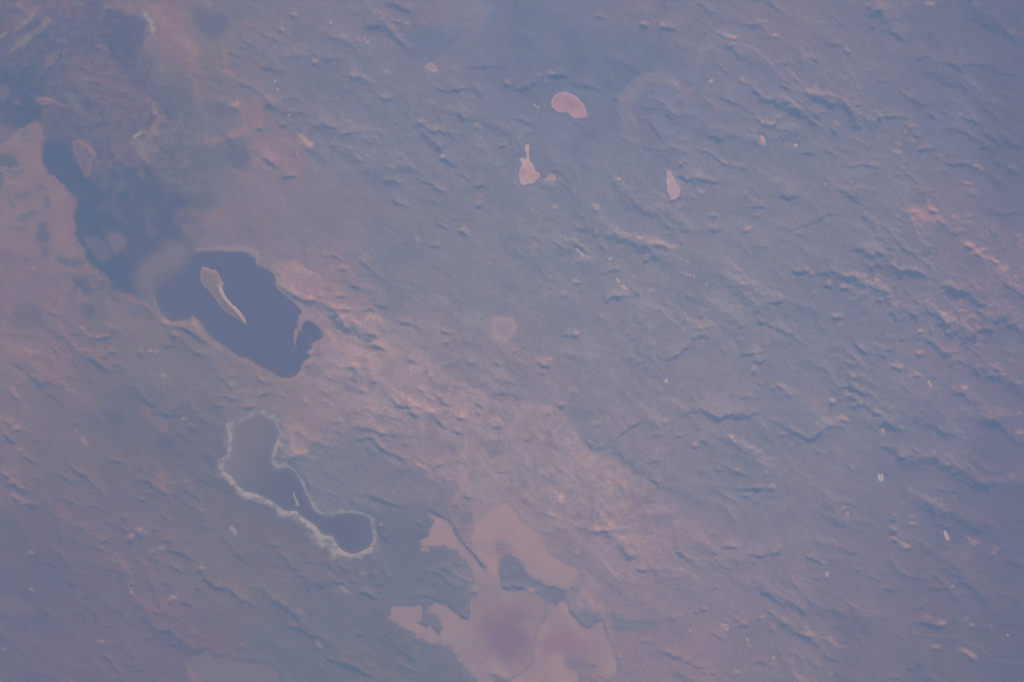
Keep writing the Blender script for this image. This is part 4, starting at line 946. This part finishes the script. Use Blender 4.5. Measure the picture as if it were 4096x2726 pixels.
def patch(name, poly, field, mat, cell=0.1, pad=0.4, lift=0.012, flat=None, relief=None, keep=0.0, under=None, parent=None):
    """a sheet lying on the ground; field(x, y) -> (signed distance, look rgb or None, blend width)"""
    x0, y0 = poly.min(0) - pad
    x1, y1 = poly.max(0) + pad
    gx = np.arange(x0, x1 + cell, cell)
    gy = np.arange(y0, y1 + cell, cell)
    px, py = np.meshgrid(gx, gy)
    d, rgb, soft = field(px, py)
    q = grid_quads(len(gx), len(gy))
    df = d.ravel()
    q = q[df[q].min(1) < soft + keep]
    base = gather(ground, px, py) if under is None else np.clip(albedo(under(px, py)), 0.01, 0.88)
    a = smooth(soft, -soft, d)[..., None]
    col = base * (1 - a) + np.clip(albedo(rgb), 0.01, 0.88) * a
    z = (gather(Z, px, py) + lift) if flat is None else np.full(px.shape, flat)
    if relief is not None:
        z = z + relief(px, py, d)
    used, inv = np.unique(q.ravel(), return_inverse=True)
    v = np.stack([px.ravel()[used], py.ravel()[used], z.ravel()[used]], 1)
    ob = link_mesh(name, v, inv.reshape(-1, 4), col.reshape(-1, 3)[used], mat)
    if parent is not None:
        ob.parent = parent
    return ob


def shape(poly, warp, rgb, soft, scale=1.0, seed=7):
    def f(x, y):
        wx = warp * fbm(x, y, scale, 3, seed, 0.6) * 2
        wy = warp * fbm(x, y, scale, 3, seed + 9, 0.6) * 2
        d = sdist(x + wx, y + wy, poly)
        c = rgb(x, y, d) if callable(rgb) else np.broadcast_to(np.array(rgb, float), x.shape + (3,)).copy()
        return d, c, soft
    return f


def lerp(a, b, t):
    return np.array(a, float) * (1 - t[..., None]) + np.array(b, float) * t[..., None]


# --- lakes -----------------------------------------------------------------
def lake_look(x, y, d):
    plume = smooth(1.6, -0.9, sdist(x + 1.1 * fbm(x, y, 3, 3, 5), y + 1.1 * fbm(x, y, 3, 3, 6), PLUME))
    nw = smooth(-72, -50, x + 0.4 * y) * (0.8 + 0.4 * fbm(x * 0.5 + y * 0.4, y * 1.2 - x * 0.3, 2.5, 4, 641, 0.6))
    nw = np.clip(nw - 0.6 * smooth(-0.9, 0.0, d), 0, 1)
    c = lerp((106, 111, 135), (98, 107, 138), nw) + (2.2 * fbm(x * 0.7 + y, y - 0.5 * x, 3.0, 4, 643, 0.6))[..., None]
    c = lerp((0, 0, 0), (1, 1, 1), 1 - plume) * c + np.array((119, 118, 137.0)) * plume[..., None]
    return c


lk = patch('lake', LAKE, shape(LAKE, 0.0, lake_look, 0.25), M_WATER, 0.12, 0.6, flat=0.0, keep=0.35)
tag(lk, 'large dark blue lake holding a long narrow pale island', 'lake', kind='structure')


def crust_look(x, y, d):
    t = smooth(-52, -38, x - 0.55 * (y + 30))
    c = lerp((122, 121, 138), (105, 111, 136), t)
    n = fbm(x, y, 5, 3, 77)
    return c + (4.0 * n + 7.0 * smooth(-0.9, 0.0, d))[..., None]


lk2 = patch('lake', CRUSTLAKE, shape(CRUSTLAKE, 0.0, crust_look, 0.2), M_WATER, 0.12, 0.6, flat=0.0, keep=0.3)
tag(lk2, 'grey-blue two-lobed lake ringed by a white crust', 'lake', kind='structure')
lk3 = patch('lake', TURBID, shape(TURBID, 0.0, (121, 118, 131), 0.2), M_WATER, 0.14, 0.6, flat=0.0, keep=0.3)
tag(lk3, 'murky grey lake cut off by the bottom edge', 'lake', kind='structure')


MUD = [J('10 960,610 1010,580 1100,590 1180,640 1150,700 1080,755 1020,720'), J('10 770,570 900,600 980,690 1030,760 980,830 900,850 840,760 800,680'),
       J('10 1050,110 1120,70 1190,110 1170,180 1080,230 1040,180'), J('10 1015,250 1050,240 1070,290 1040,325'), J('10 880,130 960,30 1040,60 1000,160 920,230'),
       J('10 1250,370 1310,400 1380,450 1400,520 1450,590 1390,630 1330,560 1360,480 1300,420'), J('10 930,340 1060,385 1180,460 1210,490 1120,450 1000,390'), J('10 1250,5 1310,20 1335,70 1290,55')]
MUDC = [(122, 118, 138), (112, 115, 136), (108, 113, 136), (112, 114, 136), (104, 110, 134), (112, 112, 136), (112, 114, 134), (122, 118, 136)]


def marsh_look(x, y, d):
    n1, n2 = fbm(x, y, 4, 4, 81), fbm(x, y, 4, 4, 85)
    n = fbm(x + 2 * n1, y + 2 * n2, 2.5, 5, 91, 0.65)
    c = lerp((86, 100, 127), (103, 109, 132), smooth(-0.25, 0.65, n))
    c = lerp((0, 0, 0), (1, 1, 1), np.ones_like(x)) * c
    east = smooth(-66, -56, x)[..., None]
    c = c * (1 - 0.35 * east) + np.array((108, 110, 136.0)) * 0.35 * east
    for m, mc in zip(MUD, MUDC):
        a = (0.9 * smooth(0.55, -0.5, sdist(x + 1.0 * n, y + 1.0 * n2, m)))[..., None]
        c = c * (1 - a) + np.array(mc, float) * a
    pl = smooth(1.7, -0.9, sdist(x + 1.1 * n1, y + 1.1 * n2, PLUME))[..., None]
    return c * (1 - pl) + np.array((121, 119, 138.0)) * pl


lk4 = patch('lake', MARSH, shape(MARSH, 0.6, marsh_look, 0.75, 1.6, 17), M_WATER, 0.13, 1.4, lift=0.012)
tag(lk4, 'shallow dark water with mud shoals between the pink flat and the lake', 'lake', kind='structure')


# --- island and islets ------------------------------------------------------
SPINE = spline(J('10 2018,1050 2040,1130 2090,1200 2150,1260 2210,1320 2245,1385'), 5)
RIM = J('10 1858,890 1895,895 1945,918 1975,917 2000,940')


def island_look(x, y, d):
    n = fbm(x, y, 1.2, 4, 141, 0.6)
    c = lerp((124, 120, 135), (140, 127, 138), smooth(-0.4, 0.5, n))
    b = (0.75 * smooth(-0.45, -0.1, d))[..., None]
    c = c * (1 - b) + np.array((146, 134, 146.0)) * b
    w = (smooth(-0.55, -0.1, d) * smooth(15.4, 16.6, y))[..., None]
    return c * (1 - w) + np.array((166, 148, 154.0)) * w


def island_relief(x, y, d):
    ds, side, t, L = pdist(x + 0.15 * fbm(x, y, 0.9, 2, 151), y + 0.15 * fbm(x, y, 0.9, 2, 152), SPINE)
    r = np.where(side > 0, np.exp(-(ds / 0.45) ** 2), np.exp(-(ds / 0.30) ** 2)) * 0.10 * smooth(0.02, 0.2, t + 0.05)
    return -0.08 * smooth(-0.02, 0.12, d) + 0.05 * smooth(0.0, -0.5, d) + r + 0.02 * fbm(x, y, 0.7, 3, 153) * smooth(0, -0.4, d)


isl = patch('island', ISLAND, shape(ISLAND, 0.05, island_look, 0.04, 0.8, 161), M_CRUST, 0.07, 0.3, flat=0.03, relief=island_relief, keep=0.1)
tag(isl, 'long narrow pale island tapering to a point in the dark lake', 'island')


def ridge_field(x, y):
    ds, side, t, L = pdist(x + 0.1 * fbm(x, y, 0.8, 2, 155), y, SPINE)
    return ds - 0.26, np.broadcast_to(np.array((158, 144, 154.0)), x.shape + (3,)).copy(), 0.18  # sunlit brightness of the crest put into a paler colour


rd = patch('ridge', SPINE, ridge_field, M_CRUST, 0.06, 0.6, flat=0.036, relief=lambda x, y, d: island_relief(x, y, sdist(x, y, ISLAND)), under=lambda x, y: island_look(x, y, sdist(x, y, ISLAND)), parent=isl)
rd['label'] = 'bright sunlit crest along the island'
for s, lb in (('11 348,1470 365,1452 388,1468 380,1520 362,1572 345,1560', 'largest pale islet, just below the tip of the curved spit'), ('21 340,3 372,8 362,28', 'tiny pale islet second below the spit'),
              ('21 352,40 376,44 370,64', 'tiny pale islet third below the spit'), ('21 322,76 346,80 332,102', 'tiny pale islet lowest in the chain below the spit')):
    p = J(s)
    o = patch('islet', p, shape(p, 0.04, (140, 128, 144), 0.04, 0.6, 171), M_CRUST, 0.06, 0.25, flat=0.02, relief=lambda x, y, d: -0.06 * smooth(-0.02, 0.1, d), keep=0.08)
    tag(o, lb, 'islet', 'islets strung below the spit')


# --- dry flats --------------------------------------------------------------
def pink_look(x, y, d):
    n = fbm(x, y, 6, 4, 181)
    n2 = fbm(x + 2 * n, y, 3, 4, 185)
    c = lerp((145, 132, 146), (151, 136, 149), smooth(-0.4, 0.4, n))
    g = (smooth(0.1, 0.6, n2) * 0.5 * smooth(-38, -46, y))[..., None]
    c = c * (1 - g) + np.array((128, 124, 144.0)) * g
    c = c + (5.0 * fbm(x * 0.6 + y, y * 0.3 - x, 2.2, 4, 183, 0.6))[..., None] * np.array((1.0, 0.8, 0.5))
    up = smooth(-36, -31, y)[..., None] * 0.6
    return c * (1 - up) + np.array((160, 139, 149.0)) * up


flats = []
PF = o = patch('salt_flat', PINKFLAT, shape(PINKFLAT, 0.26, pink_look, 0.2, 1.0, 191), M_PAN, 0.11)
tag(o, 'broad pink salt flat with branching arms and a purple centre', 'salt flat')


def damp_field(x, y):
    P = D([(1165, 1462)])[0]
    n = fbm(x, y, 5, 4, 187, 0.6)
    dd = np.hypot((x - P[0]) / 1.0, (y - P[1]) / 1.15) + 4.5 * n - 3.6
    inside = sdist(x + 0.3 * n, y, PINKFLAT) + 0.5
    return np.maximum(dd, inside * 2.0), np.broadcast_to(np.array((131, 117, 142.0)), x.shape + (3,)).copy(), 3.0


dc = patch('damp_centre', D([(1165, 1462)]) + np.array([[-11.0, -11.0], [10.0, 12.0]]), damp_field, M_PAN, 0.13, 0.0, lift=0.017, under=lambda x, y: pink_look(x, y, None), parent=PF)
dc['label'] = 'purple damp middle of the flat'


def sand_look(x, y, d):
    n = fbm(x, y, 5, 4, 195, 0.6)
    return lerp((153, 136, 149), (164, 142, 151), smooth(-0.4, 0.4, n))


o = patch('sand_flat', SANDARM, shape(SANDARM, 0.34, sand_look, 0.45, 1.0, 197), M_PAN, 0.12, 0.9, lift=0.020)
tag(o, 'hazy pinkish sand flat joining the top of the purple-centred flat', 'sand flat')


def east_look(x, y, d):
    n = fbm(x, y, 5, 4, 205, 0.55)
    c = lerp((147, 131, 146), (157, 139, 149), smooth(-0.35, 0.4, n)) + (5.0 * fbm(x + 0.4 * y, y * 0.4, 1.8, 4, 209, 0.6))[..., None]
    P = T(3, 2, [(480, 1230)])[0]
    a = (0.8 * smooth(3.6, 0.6, np.hypot((x - P[0]) * 0.7, (y - P[1]) * 1.5) + n))[..., None]
    c = c * (1 - a) + np.array((141, 122, 144.0)) * a
    Q = T(3, 2, [(560, 1400)])[0]
    a = (0.8 * smooth(2.6, 0.6, np.hypot((x - Q[0]) * 1.0, (y - Q[1]) * 1.1) + 1.4 * n))[..., None]
    return c * (1 - a) + np.array((124, 120, 144.0)) * a


o = patch('salt_flat', EASTFLAT, shape(EASTFLAT, 0.24, east_look, 0.2, 1.0, 207), M_PAN, 0.11, lift=0.028)
tag(o, 'pale pink salt flat with twin-pronged top, right of the dark gully', 'salt flat')

HOLES = [(J('10 330,600 350,540 380,480 430,480 420,540 450,600 440,660 400,680 340,640'), 1.0), (J('10 530,800 560,770 640,820 760,830 740,880 680,880 560,860'), 0.95), (J('10 130,220 260,200 250,250 150,270'), 0.75),
         (J('10 340,140 410,130 400,185 360,180'), .8), (J('10 400,260 430,250 460,330 420,340'), .8), (J('10 70,200 90,260 140,330 120,350 70,280'), .6), (J('10 150,430 310,370 330,390 260,450 160,470'), .75),
         (J('10 390,690 440,700 440,800 410,790'), .7), (J('10 90,500 230,540 220,560 110,550'), .65), (J('00 -40,1420 60,1410 140,1440 160,1500 110,1568 -40,1568'), 1.1), (J('10 -40,0 40,20 10,150 -40,140'), 1.0),
         (J('10 80,10 200,5 210,40 140,40'), .8), (J('00 200,1220 260,1200 250,1240 210,1260'), .7)]


def west_look(x, y, d):
    n = fbm(x, y, 4, 4, 215, 0.6)
    f = fbm(x, y, 0.8, 4, 219, 0.65)
    f2 = fbm(x, y, 1.6, 3, 229, 0.65)
    c = lerp((131, 120, 133), (138, 125, 136), smooth(-0.35, 0.4, n)) + (5.0 * f)[..., None]
    a = (0.6 * smooth(0.34, 0.6, f + 0.4 * f2))[..., None]
    return c * (1 - a) + np.array((108, 114, 133.0)) * a


o = patch('salt_flat', WESTFLAT, shape(WESTFLAT, 0.38, west_look, 0.3, 1.0, 217), M_PAN, 0.11, 0.8, lift=0.024)
tag(o, 'pinkish tan flat speckled with dark pools at the left edge', 'salt flat')


def pool_field(h, k):
    def f(x, y):
        n = fbm(x, y, 0.8, 4, 219, 0.65) + 0.5 * fbm(x, y, 1.6, 3, 229, 0.65)
        d = sdist(x, y, h) - 0.1 - 0.9 * n
        w = 0.8 * k
        return d, west_look(x, y, None) * (1 - w) + np.array((98, 110, 131.0)) * w, 0.42
    return f


for i, (h, k) in enumerate(HOLES):
    patch('pool', h, pool_field(h, min(k, 1.0)), M_WATER, 0.08, 0.6, lift=0.032 + 0.004 * i, under=lambda x, y: west_look(x, y, None), parent=o)

for i, (p, c, lb, soft, rag) in enumerate(PANS):
    def pl(x, y, d, c=c, i=i, lb=lb):
        n = fbm(x, y, 1.8, 4, 300 + i, 0.6)
        edge = smooth(-0.5, -0.05, d)[..., None]
        q = fbm(x + n, y - n, 3.2, 3, 350 + i, 0.55)[..., None]
        if 'square' in lb:
            return np.array((146, 137, 153.0)) + 13 * smooth(-1.0, -0.15, d)[..., None] * np.array((1.1, 0.7, 0.3)) + 5 * n[..., None]
        return np.array(c, float) + 9 * n[..., None] + 9 * q - 3 + 8.0 * edge
    o = patch('salt_pan', p, shape(p, rag, pl, soft, 0.7, 320 + i), M_PAN, 0.06, 0.4)
    tag(o, lb, 'salt pan', 'pale dry pans scattered over the plain')

# ring-shaped pan
p = J('32 1912,1020 1945,1030 1975,1035 1998,1075 1985,1095 1950,1080 1920,1060')
RC = T(3, 2, [(1955, 1062)])[0]


def ring_look(x, y, d):
    return lerp((164, 148, 154), (158, 144, 153), smooth(-0.3, 0.3, fbm(x, y, 0.6, 3, 403)))


RP = patch('salt_pan', p, shape(p, 0.05, ring_look, 0.09, 0.7, 401), M_PAN, 0.05)
patch('dark_spot', RC[None], lambda x, y: (np.hypot(x - RC[0], y - RC[1]) - 0.16, np.broadcast_to(np.array((112, 120, 146.0)), x.shape + (3,)).copy(), 0.07), M_PAN, 0.04, 0.35, lift=0.018, under=lambda x, y: ring_look(x, y, None), parent=RP)
tag(RP, 'pale ring-shaped pan with a dark dot in its middle', 'salt pan', 'pale dry pans scattered over the plain')

# tiny white flecks in rows and pairs
FLECKS = [('12', 1572, 935, 'leftmost white fleck of the short slanting row right of centre', 'r'), ('12', 1605, 950, 'second white fleck from the left in the short slanting row', 'r'), ('12', 1636, 960, 'third white fleck from the left in the short slanting row', 'r'), ('12', 1672, 970, 'rightmost white fleck of the short slanting row right of centre', 'r'),
          ('01', 1000, 345, 'upper white fleck of the close pair near the top', 0), ('01', 1030, 386, 'lower white fleck of the close pair near the top', 0), ('02', 213, 968, 'left white fleck of the tiny pair beside the kidney-shaped pan', 0), ('02', 240, 984, 'right white fleck of the tiny pair beside the kidney-shaped pan', 0),
          ('22', 2020, 882, 'upper white fleck of the pair below the long dark scarp', 0), ('22', 2046, 914, 'lower white fleck of the pair below the long dark scarp', 0), ('12', 1617, 830, 'single white fleck above the short row of flecks', 0), ('12', 1790, 1045, 'single white fleck below the short row of flecks', 0),
          ('01', 690, 205, 'single white fleck near the top left of centre', 0), ('01', 176, 748, 'upper pale fleck on the hills at upper left of centre', 0), ('01', 200, 825, 'lower pale fleck on the hills at upper left of centre', 0), ('01', 305, 1062, 'pale fleck between ridges above the pinkish upland at upper left', 0),
          ('30', 1205, 738, 'single white fleck on the lower left hills', 0), ('32', 1638, 1092, 'single white fleck left of the ring-shaped pan', 0), ('33', 2204, 1134, 'single pale fleck near the lower right corner', 0), ('33', 1695, 682, 'single pale fleck on the lower right plain', 0), ('12', 985, 80, 'bright pinkish fleck left of the drop-shaped pan', 0)]
rng = np.random.default_rng(5)
for rc, qx, qy, lb, grp in FLECKS:
    c0 = T(int(rc[0]), int(rc[1]), [(qx, qy)])[0]
    ang = np.linspace(0, 2 * np.pi, 9)[:-1]
    p = c0 + (0.19 + 0.06 * rng.random((8, 1))) * np.stack([np.cos(ang), np.sin(ang)], 1)
    o = patch('salt_fleck', p, shape(p, 0.02, (166, 148, 156), 0.10, 0.5, 431), M_PAN, 0.05, 0.25)
    tag(o, lb, 'salt fleck', 'tiny white flecks on the plain')

# --- white crust along the two-lobed lake -----------------------------------
CR = CRUSTLAKE


CW = np.array([float(v) for v in """1040 450 1.2 1130 345 .7 1200 345 1.1 1265 375 1.3 1290 440 1.4 1265 540 1.8 1280 580 1.3 1360 600 .15 1400 680 .8 1450 770 .9 1520 790 .9 1650 775 .8 1715 800 .7 1715 880 .55
1710 950 1.3 1620 990 1.0 1540 930 2.3 1480 880 2.0 1400 840 1.5 1320 780 1.2 1200 720 1.2 1100 690 1.2 1050 630 1.1 1010 560 1.3 1030 520 .9""".split()]).reshape(-1, 3)
CP = VS(0, 1360, 1.148, ' '.join('%g,%g' % (a, b) for a, b, c in CW))


def crust_field(x, y):
    n = fbm(x, y, 1.7, 4, 441, 0.6)
    n3 = fbm(x * 0.8 + y * 0.5, y * 0.9 - x * 0.3, 1.0, 3, 445, 0.55)
    d = sdist(x + 0.16 * n3, y + 0.16 * n, CR)
    k = np.exp(-((x[..., None] - CP[:, 0]) ** 2 + (y[..., None] - CP[:, 1]) ** 2) / (2 * 1.2 ** 2)) + 1e-9
    w = (k * CW[:, 2]).sum(-1) / k.sum(-1)
    w = w * (0.84 + 1.3 * n) + 0.34 * n3
    f = d - w + 0.9 * smooth(0.10, 0.5, n3 - 0.4 * n) * smooth(0.15, 0.6, d)
    t = smooth(-0.35, 0.40, n3 + 0.5 * n + 0.5 * (d / np.maximum(w, 0.2) - 0.5))
    rgb = lerp((153, 149, 158), (124, 125, 143), t)
    return np.maximum(f, -d - 0.15 - 0.15 * n), rgb, 0.34


o = patch('salt_crust', CR, crust_field, M_CRUST, 0.09, 2.4, lift=0.016)
tag(o, 'ragged white crust lining the shore of the two-lobed lake', 'salt crust')
p = J('21 335,1385 350,1380 362,1430 385,1470 402,1500 385,1515 345,1510 370,1495 345,1440')
o = patch('sand_spit', p, shape(p, 0.05, (142, 140, 150), 0.08, 0.6, 451), M_CRUST, 0.06, 0.25, flat=0.02, relief=lambda x, y, d: -0.06 * smooth(-0.02, 0.12, d), keep=0.1)
tag(o, 'small pale hooked bar of salt in the narrows of the two-lobed lake', 'salt bar')

# --- mounds in the marsh ----------------------------------------------------
for s, c, lb in (('00 668,1330 700,1290 740,1288 800,1320 880,1390 892,1430 850,1480 838,1568', None, 'tear-shaped tan mound rising from the dark shallows'),
                 ('00 320,920 360,885 430,890 500,920 620,980 632,1002 560,980 480,950 440,968 380,962', None, 'small reddish fish-shaped mound in the dark wetland')):
    p = J(s)
    if 'tear' in lb:
        p = np.concatenate([p, J('10 830,40 790,60 760,0', '00 720,1480 680,1400')])

    def ml(x, y, d):
        n = fbm(x, y, 2, 4, 461, 0.6)
        e = smooth(-0.8, -0.1, d)[..., None]
        return lerp((116, 114, 133), (124, 117, 134), smooth(-0.4, 0.4, n)) * (1 - 0.7 * e) + np.array((138, 121, 133.0)) * 0.7 * e
    o = patch('mound', p, shape(p, 0.12, ml, 0.18, 1.0, 463), M_LAND, 0.09, 0.5, lift=0.034, relief=lambda x, y, d: 0.09 * smooth(0.1, -0.9, d))
    tag(o, lb, 'mound')


# --- dry streams and roads --------------------------------------------------
def ribbon(name, line, width, rgb, label, cat, lift=0.02):
    c = spline(line, 8)
    tan = np.gradient(c, axis=0)
    tan /= np.hypot(*tan.T)[:, None] + 1e-9
    nor = np.stack([-tan[:, 1], tan[:, 0]], 1)
    n = len(c)
    s = np.arange(n)
    wv = 0.7 * width * (1 + 0.3 * perlin(s * 0.21, s * 0 + 0.5, 3))[:, None]
    off = (-1.0, -0.45, 0.45, 1.0)
    V, Cc = [], []
    alb = albedo(np.array(rgb, float)[None])[0]
    for k in off:
        p = c + nor * wv * 0.5 * k
        z = gather(Z, p[:, 0], p[:, 1]) + lift + (0.003 if abs(k) < 0.9 else 0.0)
        V.append(np.column_stack([p, z]))
        g = gather(ground, p[:, 0], p[:, 1])
        Cc.append(g if abs(k) > 0.9 else np.tile(alb, (n, 1)) * 0.42 + g * 0.58)
    v = np.concatenate(V)
    q = []
    for k in range(3):
        a = k * n + np.arange(n - 1)
        q.append(np.stack([a, a + 1, a + n + 1, a + n], 1))
    o = link_mesh(name, v, np.concatenate(q), np.concatenate(Cc), M_PAN)
    return tag(o, label, cat, kind='structure')


ribbon('river', J('00 990,-20 960,80 945,150 915,210 880,240 810,235 805,290 820,340 820,385 790,415 730,440 665,468 605,450 585,490 585,540 545,590 530,650 525,690 540,790'), 0.42, (138, 126, 138), 'pale winding river bed at upper left', 'river')
for s, w, c, lb in (('33 520,670 600,680 640,710 680,770 760,840 850,890 930,915 1040,940', 0.45, (152, 134, 148), 'pale dry stream curving across the lower right plain'),
                    ('33 1330,1095 1420,1130 1500,1135 1600,1145 1700,1145 1780,1170 1850,1215 1940,1240 2000,1290 2060,1350', 0.45, (150, 134, 146), 'pale dry stream arching toward the lower right corner'),
                    ('33 2090,1360 2160,1355 2220,1385 2400,1385', 0.35, (150, 134, 144), 'short pale stream leaving at the right edge'),
                    ('33 730,20 745,100 790,150 840,190', 0.4, (146, 132, 148), 'pale track running down from the bright patch')):
    ribbon('stream_bed', J(s), w, c, lb, 'stream bed')
for s, w, c, lb in (('32 1620,830 1760,720 1880,640 2000,540 2140,430', 0.22, (150, 138, 152), 'straight thin road on the lower right plain'),
                    ('22 1020,190 1130,280 1240,380 1330,450', 0.24, (152, 136, 150), 'straight thin road ending by the notched pan'),
                    ('01 880,740 960,800 1050,910 1130,1000 1230,1130 1330,1240 1400,1340 1480,1440 1550,1540', 0.2, (138, 132, 150), 'faint long road slanting down the upper middle hills'),
                    ('11 1590,510 1565,640 1555,700 1552,850 1550,1000', 0.2, (140, 134, 152), 'faint vertical road on the smooth central plain'),
                    ('11 1595,1100 1605,1180 1615,1270', 0.22, (144, 136, 152), 'short vertical road below the longer faint one'),
                    ('12 1220,1330 1300,1280 1355,1245', 0.24, (150, 138, 152), 'short slanting road right of centre'),
                    ('23 1040,1150 1130,1110 1200,1050', 0.25, (148, 134, 148), 'short road climbing right above the leaf-shaped pan'),
                    ('33 1910,1540 2000,1480 2090,1415', 0.2, (136, 130, 144), 'thin straight road near the lower right corner')):
    ribbon('road', J(s), w, c, lb, 'road')

# ------------------------------------------------------------------ the air
bm = bpy.data.meshes.new('haze')
b0, zl, zh = 312.0, -1.5, CAM_H + 2.0
vv = [(sx * b0, sy * b0, z) for z in (zl, zh) for sx, sy in ((-1, -1), (1, -1), (1, 1), (-1, 1))]
ff = [(3, 2, 1, 0), (4, 5, 6, 7), (0, 1, 5, 4), (1, 2, 6, 5), (2, 3, 7, 6), (3, 0, 4, 7)]
bm.from_pydata(vv, [], ff)
hz = bpy.data.objects.new('haze', bm)
sc.collection.objects.link(hz)
hm = bpy.data.materials.new('clear_air')
hm.use_nodes = True
hn = hm.node_tree
hn.nodes.clear()
ho = hn.nodes.new('ShaderNodeOutputMaterial')
hv = hn.nodes.new('ShaderNodeVolumePrincipled')
hv.inputs['Color'].default_value = (0.122, 0.235, 0.60, 1)
hv.inputs['Absorption Color'].default_value = (1, 1, 1, 1)
hv.inputs['Density'].default_value = 0.0043
hn.links.new(hv.outputs[0], ho.inputs['Volume'])
bm.materials.append(hm)
tag(hz, kind='stuff')
